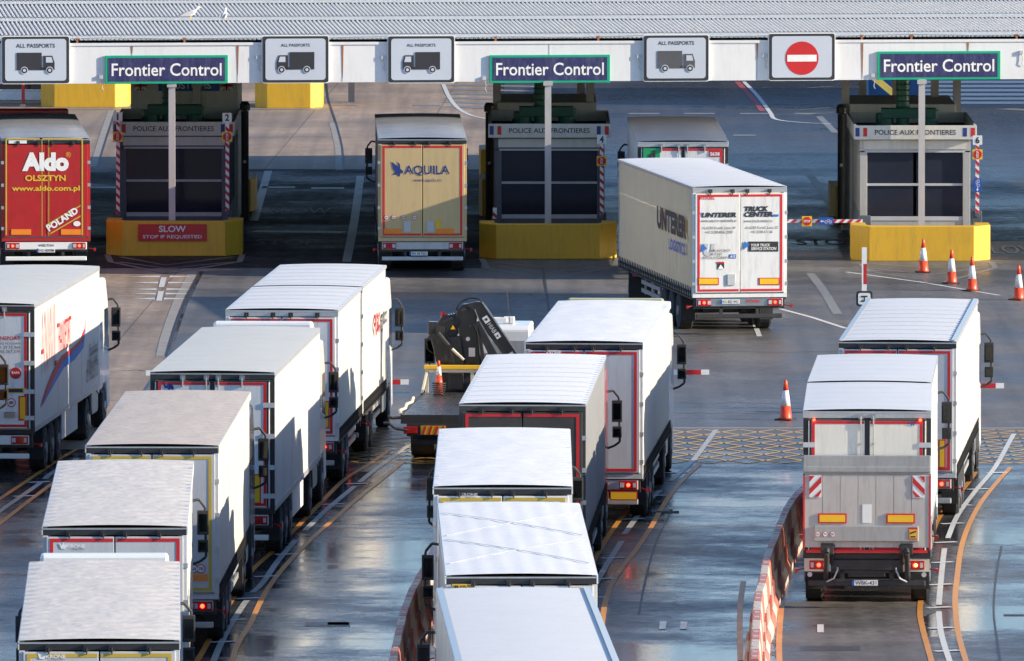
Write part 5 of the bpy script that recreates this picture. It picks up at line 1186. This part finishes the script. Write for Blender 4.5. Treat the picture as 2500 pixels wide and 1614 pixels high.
S.poly('camel_emblem', 'H', [(768, 1074), (778, 1082), (784, 1074), (790, 1082), (797, 1074), (800, 1086), (796, 1096), (790, 1088), (782, 1096), (776, 1088)], 'ink', off=.08)
for y0_, y1_, sg in ((2, 6.6, 1), (2, 6.6, -1), (7.4, 12, 1), (7.4, 12, -1)):
    pl_ = [Vector((sg * (-1.2 + .2 * k), y0_ + (y1_ - y0_) * k / 12, 4.004 + .03 * (1 - ((-1.2 + .2 * k) / 1.275) ** 2))) for k in range(13)]
    b = MB()
    for p_, q_ in zip(pl_, pl_[1:]): b.bar(p_, q_, .025, .008)
    b.build('roof_strap', 'rail_blue', S.t)
S = Lorry(label='smooth white box lorry cut by the bottom edge, last of the middle queue', x=.43, y=176.3, head=-1.75, W=2.55, L=13.5, seal=True, door='white_panel', side='white_paint', sstyle='panel', roof='roof_white', rstyle='panel2', rail='rail_blue', edge=True, cab='cab_white')

# right queue
S = Lorry(label='white curtainside lorry with a ribbed white roof, front of the right queue', x=8.35, y=247.8, head=4.35, L=13.4, door='grey_panel', side='curtain_white', roof='roof_white', rstyle='rib', cab='cab_white', lit=True, edge=True)
S.marker_plates(z=1.55, x=.97, vertical=True)
class LiftDrawbar(Drawbar):
    def rear(s, t):
        Lorry.rear(s, t)
        if s.__dict__.get('lift_done'): return
        s.lift_done = True
        h = s.W / 2
        b = MB(); b.box(-1.27, 1.27, -.20, -.12, 2.72, 3.10); b.box(-1.27, 1.27, -.235, -.20, 2.76, 2.88); p = b.build('lift_lip', 'lift_edge', t, bevel=.02)
        b = MB()
        for k in range(7): b.box(-1.24 + k * .355, -1.24 + (k + 1) * .355 - .008, -.20, -.12, 1.26, 2.72)
        b.box(-1.2, 1.2, -.15, -.10, 1.26, 2.7); p = b.build('lift_platform', 'tail_lift', t)
        b = MB(); b.box(-1.05, 1.03, -.30, -.20, 1.38, 1.70); b.build('platform_edge', 'lift_edge', p, bevel=.02)
        b = MB(); b.box(-1.21, 1.21, -.212, -.20, 1.15, 1.21)
        for sg in (-1, 1): b.box(sg * 1.24, sg * 1.275, -.21, -.10, 1.2, 2.7)
        b.build('reflective_tape', 'tape_red', p)
        for sg in (-1, 1):
            x = sg * 1.03
            b = MB(); b.box(x - .12, x + .12, -.215, -.205, 2.26, 2.70, 0)
            for pl in ([(0, .70), (0, 1), (.45, 1)], [(0, .10), (0, .38), (1, .98), (1, .68)], [(.1, 0), (.55, 0), (.95, .3), (.9, .38)][:0] or [(.35, 0), (.75, 0), (.98, .22), (.98, .34)]):
                b.extr([((x - .12 + .24 * (q[0] if sg < 0 else 1 - q[0])), 2.27 + .42 * q[1]) for q in pl], (0, -.216, 0), (1, 0, 0), (0, 0, 1), (0, -.004, 0), 1)
            b.build('warning_flag', ['plate_white', 'ink_red'], p)
            b = MB(); x = -.69 if sg < 0 else .67; b.box(x - .285, x + .285, -.222, -.205, 1.74, 1.94); m_ = b.build('marker_plate', 'ink_red', t)
            b = MB(); b.box(x - .255, x + .255, -.226, -.2215, 1.77, 1.91); b.build('yellow_field', 'plate_yellow', m_)
            b = MB(); b.tube([(sg * .78, -.1, 1.35), (sg * .80, -.3, 1.15), (sg * .82, .1, .55)], .055, 10); b.box(sg * .66, sg * .92, -.26, -.1, 1.12, 1.34); b.build('lift_arm', 'chassis', t, bevel=.01)
            b = MB(); b.cyl((sg * .68, -.22, 1.3), (sg * .74, .2, .6), .04, 10); b.build('lift_ram', 'black_trim', t)
        b = MB(); b.box(-.09, .09, -.208, -.2, 1.75, 2.12); b.build('info_sticker', 'plate_white', p)
        for i, n in enumerate(('50', '70', '80')):
            x = -.98 + i * .15
            decal('speed_disc', [circ(0, 0, .055)], (x, -.30, 1.53), 'ink_red', p, t=.004); decal('disc_face', [circ(0, 0, .046)], (x, -.304, 1.53), 'plate_white', p, t=.004); text(n, (x, -.31, 1.53), .06, .045, 'ink', p, bold=.01)
        decal('warning_sticker', [rect(-.09, -.12, .09, .12)], (.92, -.30, 1.55), 'ink_red', p, t=.004); decal('sticker_field', [rect(-.075, -.10, .075, .08)], (.92, -.305, 1.55), 'ink_yellow', p, t=.004); decal('sticker_mark', [[(-.06, .02), (.06, .06), (.06, .03), (-.06, -.02)], rect(-.05, -.08, .05, -.05)], (.92, -.31, 1.55), 'ink', p, t=.003)
S = LiftDrawbar(name='drawbar_lorry', label='white lorry and trailer with raised grey tail lift, nearest of the right queue', x=7.09, y=228.3, head=2.1, L=7.2, artic=False, axles=[2.0, 3.3], seal=True, door='cream_panel', side='white_paint', sstyle='panel', roof='roof_white', rstyle='panel', header='rail_metal', cab='cab_white', lit=True, cams=1, front=dict(L=7.6, gap=.45, dh=1.0, dx=.0, door='cream_panel'), bumper='chassis', under='chassis')
S.poly('elephant_emblem', 'I', [(1552, 68), (1560, 82), (1570, 80), (1582, 84), (1586, 98), (1582, 101), (1576, 92), (1570, 99), (1565, 98), (1564, 88), (1556, 84), (1549, 70)], 'ink_blue')
S.plate('WBK-431', 'I', (1203, 1043, 1362, 1078), w_=.52, off=.06)
for sg in (-1, 1):
    b = MB(); b.cyl((sg * 1.06, -.07, 3.80), (sg * 1.06, -.10, 3.80), .03, 10); b.build('marker_lamp', 'lamp_lit', S.t)
    b = MB(); b.cyl((sg * 1.14, -.02, .70), (sg * 1.14, -.05, .70), .05, 12); b.build('reversing_lamp', 'ink_pale', S.t)
b = MB(); b.cyl((.98, -.045, .89), (.98, -.055, .89), .035, 10); b.build('indicator', 'lamp_amber_lit', S.t)

b = MB(); b.box(-.38, .36, .30, .34, .62, .96); b.build('equipment_box', 'booth_slate', S.t, bevel=.01)
for sg in (-1, 1):
    b = MB(); b.box(sg * .72, sg * 1.25, -.02, .0, .76, 1.02); b.build('lamp_frame', 'cream_steel', S.t)
    b = MB(); b.tube([(sg * .62, .1, 1.0), (sg * .58, -.02, .8), (sg * .66, -.04, .62), (sg * .8, .0, .55)], .018, 6); b.build('cable', 'ink_pale', S.t)
# ------------------------------------------------------------------ crane truck
ct = thing('crane_truck', 'recovery truck with black folded crane, tread plate deck and cream headboard', 'lorry', (-1.28, 264.2, 0), -R(3.8), 'lorries waiting in the lanes')
b = MB(); b.box(-1.27, 1.27, 0, 7.3, .98, 1.10); b.build('deck', 'tread_plate', ct, bevel=.01)
b = MB(); b.box(-1.29, 1.29, -.06, 0, .90, 1.11); b.box(-1.29, -1.27, 0, 7.3, .95, 1.13); b.box(1.27, 1.29, 0, 7.3, .95, 1.13); b.build('deck_edge', 'chassis', ct)
b = MB()
for sg in (-1, 1): b.box(sg * .36, sg * .48, .2, 11.0, .68, .95)
b.box(-1.0, 1.0, .1, .9, .50, .9); b.box(-1.05, 1.05, .0, .08, .42, .52); b.box(-1.15, 1.15, -.1, -.02, .62, .90); b.cyl((-.9, 1.6, .45), (.9, 1.6, .45), .08, 8); b.cyl((-.9, 9.6, .45), (.9, 9.6, .45), .08, 8); b.build('chassis', 'chassis', ct)
for sg in (-1, 1):
    a_, c_ = WM[('d', 0)]; w_ = link('wheel', a_, ct, (sg * .86, 1.7, .5)); link('rim', c_, w_)
    a_, c_ = WM[('s', 0)]; w_ = link('wheel', a_, ct, (sg * 1.0, 9.7, .5)); link('rim', c_, w_)
    b = MB(); b.box(sg * .9, sg * 1.22, -.13, -.10, .68, .84); b.build('tail_light', 'lamp_red', ct, bevel=.01)
    b = MB(); b.box(sg * .25, sg * .82, -.13, -.10, .66, .86, 0)
    for k in range(4): x = min(sg * .27, sg * .80) + k * .14; b.extr([(x, .665), (x + .06, .665), (x + .12, .855), (x + .06, .855)], (0, -.131, 0), (1, 0, 0), (0, 0, 1), (0, -.004, 0), 1)
    b.build('chevron_board', ['plate_yellow', 'ink_red'], ct)
    b = MB(); b.tube([(sg * 1.29, .1, 1.12), (sg * 1.36, .6, 1.16), (sg * 1.3, 1.5, 1.14), (sg * 1.34, 2.4, 1.17), (sg * 1.29, 3.4, 1.14), (sg * 1.33, 4.4, 1.17)], .035, 6); b.build('lashing_strap', 'cream_steel', ct)
    b = MB(); b.tube([(sg * 1.1, -.1, .75), (sg * 1.4, -.14, .80), (sg * 1.55, -.16, .92), (sg * 1.68, -.16, .92)], .035, 8); b.build('side_hook', 'chassis', ct)
    b = MB(); b.tube([(sg * 1.15, 0, 1.05), (sg * 1.5, -.05, 1.03), (sg * 1.58, .02, 1.07)], .035, 8); b.build('deck_hook', 'chassis', ct)
b = MB()
for x in (-1.20, -.12, 1.16): b.box(x - .04, x + .04, 6.9, 7.0, 1.1, 1.60)
b.box(-1.24, 1.24, 6.9, 7.0, 1.58, 1.66); b.bar((-1.27, 6.3, 1.12), (-1.2, 6.95, 1.6), .05, .05); b.bar((1.27, 6.3, 1.12), (1.2, 6.95, 1.6), .05, .05); b.build('headboard', 'cream_steel', ct)
b = MB(); b.box(-1.26, 1.26, 6.86, 7.04, 1.66, 1.75); b.build('yellow_beam', 'plate_yellow', ct, bevel=.01)
b = MB(); b.box(-1.0, 1.05, 7.25, 7.9, 1.1, 1.62); b.box(-.7, -.35, 7.1, 7.25, 1.15, 1.55); b.cyl((.2, 7.15, 1.4), (.75, 7.15, 1.4), .1, 10); b.box(-.62, .75, 7.5, 8.2, 1.6, 1.95); b.build('crane_base_box', 'chassis', ct, bevel=.02)
b = MB(); b.extr([(-.34, 1.62), (.06, 1.62), (.0, 2.25), (-.06, 2.7), (-.02, 3.05), (-.18, 3.18), (-.40, 3.16), (-.55, 3.0), (-.55, 2.75), (-.44, 2.3)], (0, 7.45, 0), (1, 0, 0), (0, 0, 1), (0, .34, 0)); b.build('crane_column', 'crane_black', ct, bevel=.03)
b = MB(); b.extr([(-.30, 3.18), (-.05, 3.24), (.06, 3.24), (.18, 3.12), (1.12, 1.72), (.82, 1.62), (.5, 2.1), (.2, 2.5), (.02, 2.75), (-.06, 2.98)], (0, 7.25, 0), (1, 0, 0), (0, 0, 1), (0, .20, 0)); b.extr([(-.12, 2.72), (.02, 2.80), (.62, 1.72), (.42, 1.66)], (0, 7.15, 0), (1, 0, 0), (0, 0, 1), (0, .08, 0)); b.extr([(-.05, 2.7), (.05, 2.6), (.20, 1.7), (.10, 1.68)], (0, 7.15, 0), (1, 0, 0), (0, 0, 1), (0, .08, 0))
for cx, cz in ((-.33, 3.05), (-.16, 2.66), (.12, 2.56)): b.cyl((cx, 7.22, cz), (cx, 7.3, cz), .05, 12)
cb_ = b.build('crane_boom', 'crane_black', ct, bevel=.012)
ang = math.atan2(1.72 - 3.12, 1.12 - .18)
b = MB(); b.bar((.09, 7.24, 3.24), (1.12, 7.24, 1.74), .02, .03); b.bar((-.08, 7.23, 3.06), (.02, 7.23, 2.80), .02, .02); b.bar((.02, 7.23, 2.80), (.55, 7.23, 1.9), .02, .02); b.build('hydraulic_pipe', 'steel', cb_)
text('HIAB', (.33, 7.245, 2.62), .26, .11, 'ink_pale', cb_, angle=ang, bold=.02)
decal('white_label', [rect(-.08, -.07, .08, .07)], (.19, 7.245, 2.82), 'ink_white', cb_, angle=ang); decal('white_label', [rect(-.07, -.06, .07, .06)], (.46, 7.245, 2.44), 'ink_white', cb_, angle=ang)
decal('label_mark', [circ(0, 0, .035, 10)], (.19, 7.238, 2.82), 'ink', cb_); decal('label_mark', [[(-.03, -.03), (.03, -.03), (0, .03)]], (.46, 7.238, 2.44), 'ink', cb_); decal('grey_label', [rect(-.09, -.07, .09, .07)], (.80, 7.245, 1.95), 'ink_pale', cb_, angle=ang)
b = MB(); b.cyl((-.26, 7.43, 2.34), (-.26, 7.45, 2.34), .05, 14); b.build('white_disc', 'ink_white', ct); b = MB(); b.box(-.24, -.09, 7.43, 7.45, 1.92, 2.13); b.build('data_plate', 'ink_white', ct)
b = MB()
for k in range(6): b.extr([(-.17, 0), (.17, .0), (.16, .62 - .03 * k), (-.16, .62 - .03 * k)], (-1.06 + .075 * k, 7.3 + .04 * k, 2.30 + .035 * k), (.84, 0, -.54), (.54, 0, .84), (0, .4 - .03 * k, 0))
b.box(-1.20, -.98, 7.3, 7.6, 2.45, 2.75); b.bar((-.95, 7.45, 2.5), (-.75, 7.5, 1.6), .42, .3); b.bar((-.6, 7.5, 2.4), (-.5, 7.5, 1.6), .34, .3); b.build('crane_jib', 'crane_black', ct, bevel=.015)
b = MB(); b.box(-1.0, -.80, 7.22, 7.3, 2.25, 2.65); b.cyl((-.95, 7.2, 2.5), (-.7, 7.2, 2.2), .045, 8); b.cyl((-.85, 7.2, 2.75), (-.62, 7.2, 2.85), .04, 8); b.build('jib_fitting', 'chassis', ct)
b = MB(); b.tube([(-.55, 7.5, 2.9), (-.53, 7.5, 3.08), (-.40, 7.45, 3.24), (-.2, 7.4, 3.32), (.0, 7.35, 3.30), (.12, 7.3, 3.2)], .016, 8); b.build('hydraulic_hose', 'rubber', ct)
b = MB(); b.tube([(-1.13, 7.4, 2.5), (-1.24, 7.4, 2.3), (-1.22, 7.4, 2.1), (-1.1, 7.4, 2.0)], .016, 6); b.build('hydraulic_hose', 'rubber', ct)
b = MB(); b.cyl((-.86, 7.4, 2.80), (-.86, 7.4, 2.98), .045, 10); b.bar((-.92, 7.4, 2.95), (-.74, 7.4, 2.90), .05, .05); b.build('crane_hook', 'ink_red', ct)
b = MB(); b.cyl((-.62, 7.2, 2.12), (-.34, 7.2, 1.86), .035, 10); b.build('crane_ram', 'cream_steel', ct)
b = MB(); b.extr([(-.06, 0), (.06, 0), (0, .1)], (-.60, 7.24, 2.58), (1, 0, 0), (0, 0, 1), (0, -.01, 0)); b.build('warning_triangle', 'plate_yellow', ct)
b = MB(); b.extr([(0, .85), (0, 2.46), (.12, 2.56), (1.2, 2.6), (1.75, 1.85), (1.9, 1.3), (1.95, .4), (1.4, .4), (1.3, .85)], (-1.13, 8.9, 0), (0, 1, 0), (0, 0, 1), (2.26, 0, 0)); cbn = b.build('cab', 'cab_white', ct, bevel=.05)
for x_ in (.25, -.9):
    b = MB(); b.box(x_, x_ + .75, 8.885, 8.897, 1.6, 2.2); b.build('rear_window', 'rail_metal', cbn)
b = MB(); b.bar((0, 10.15, 2.5), (0, 10.6, 1.95), 1.9, .03); b.build('windscreen', 'glass_dark', cbn)
b = MB(); b.box(-.55, .55, 9.3, 9.55, 2.62, 2.72); b.box(.45, .72, 9.32, 9.52, 2.58, 2.74); b.build('light_bar', 'ink_white', cbn, bevel=.02)
b = MB(); b.cyl((.62, 9.2, 2.6), (.55, 9.2, 3.35), .01, 5); b.build('aerial', 'black_trim', cbn)
for sg in (-1, 1):
    b = MB(); b.tube([(sg * 1.1, 10.2, 2.3), (sg * 1.35, 10.25, 2.3), (sg * 1.38, 10.25, 1.5)], .025, 6); b.box(sg * 1.25, sg * 1.50, 10.2, 10.32, 1.55, 2.15); m_ = b.build('mirror', 'black_trim', ct, bevel=.02)
    b = MB(); b.box(sg * 1.28, sg * 1.47, 10.19, 10.2, 1.6, 2.1); b.build('mirror_glass', 'mirror_glass', m_)
def on_truck(x, y, z):
    h = R(3.8); return (-1.28 + x * math.cos(h) + y * math.sin(h), 264.2 - x * math.sin(h) + y * math.cos(h), z)
sm = cone_meshes(.55)
for k in range(6):
    lb = ['lowest', 'second lowest', 'third lowest', 'fourth', 'fifth', 'topmost white-banded'][k]
    o_ = cone(on_truck(-.86, 6.2, 1.105 + k * .052), '%s cone of the stack on the crane truck deck' % lb, sm, 'stacked cones on the truck deck', rz=.15 * k)
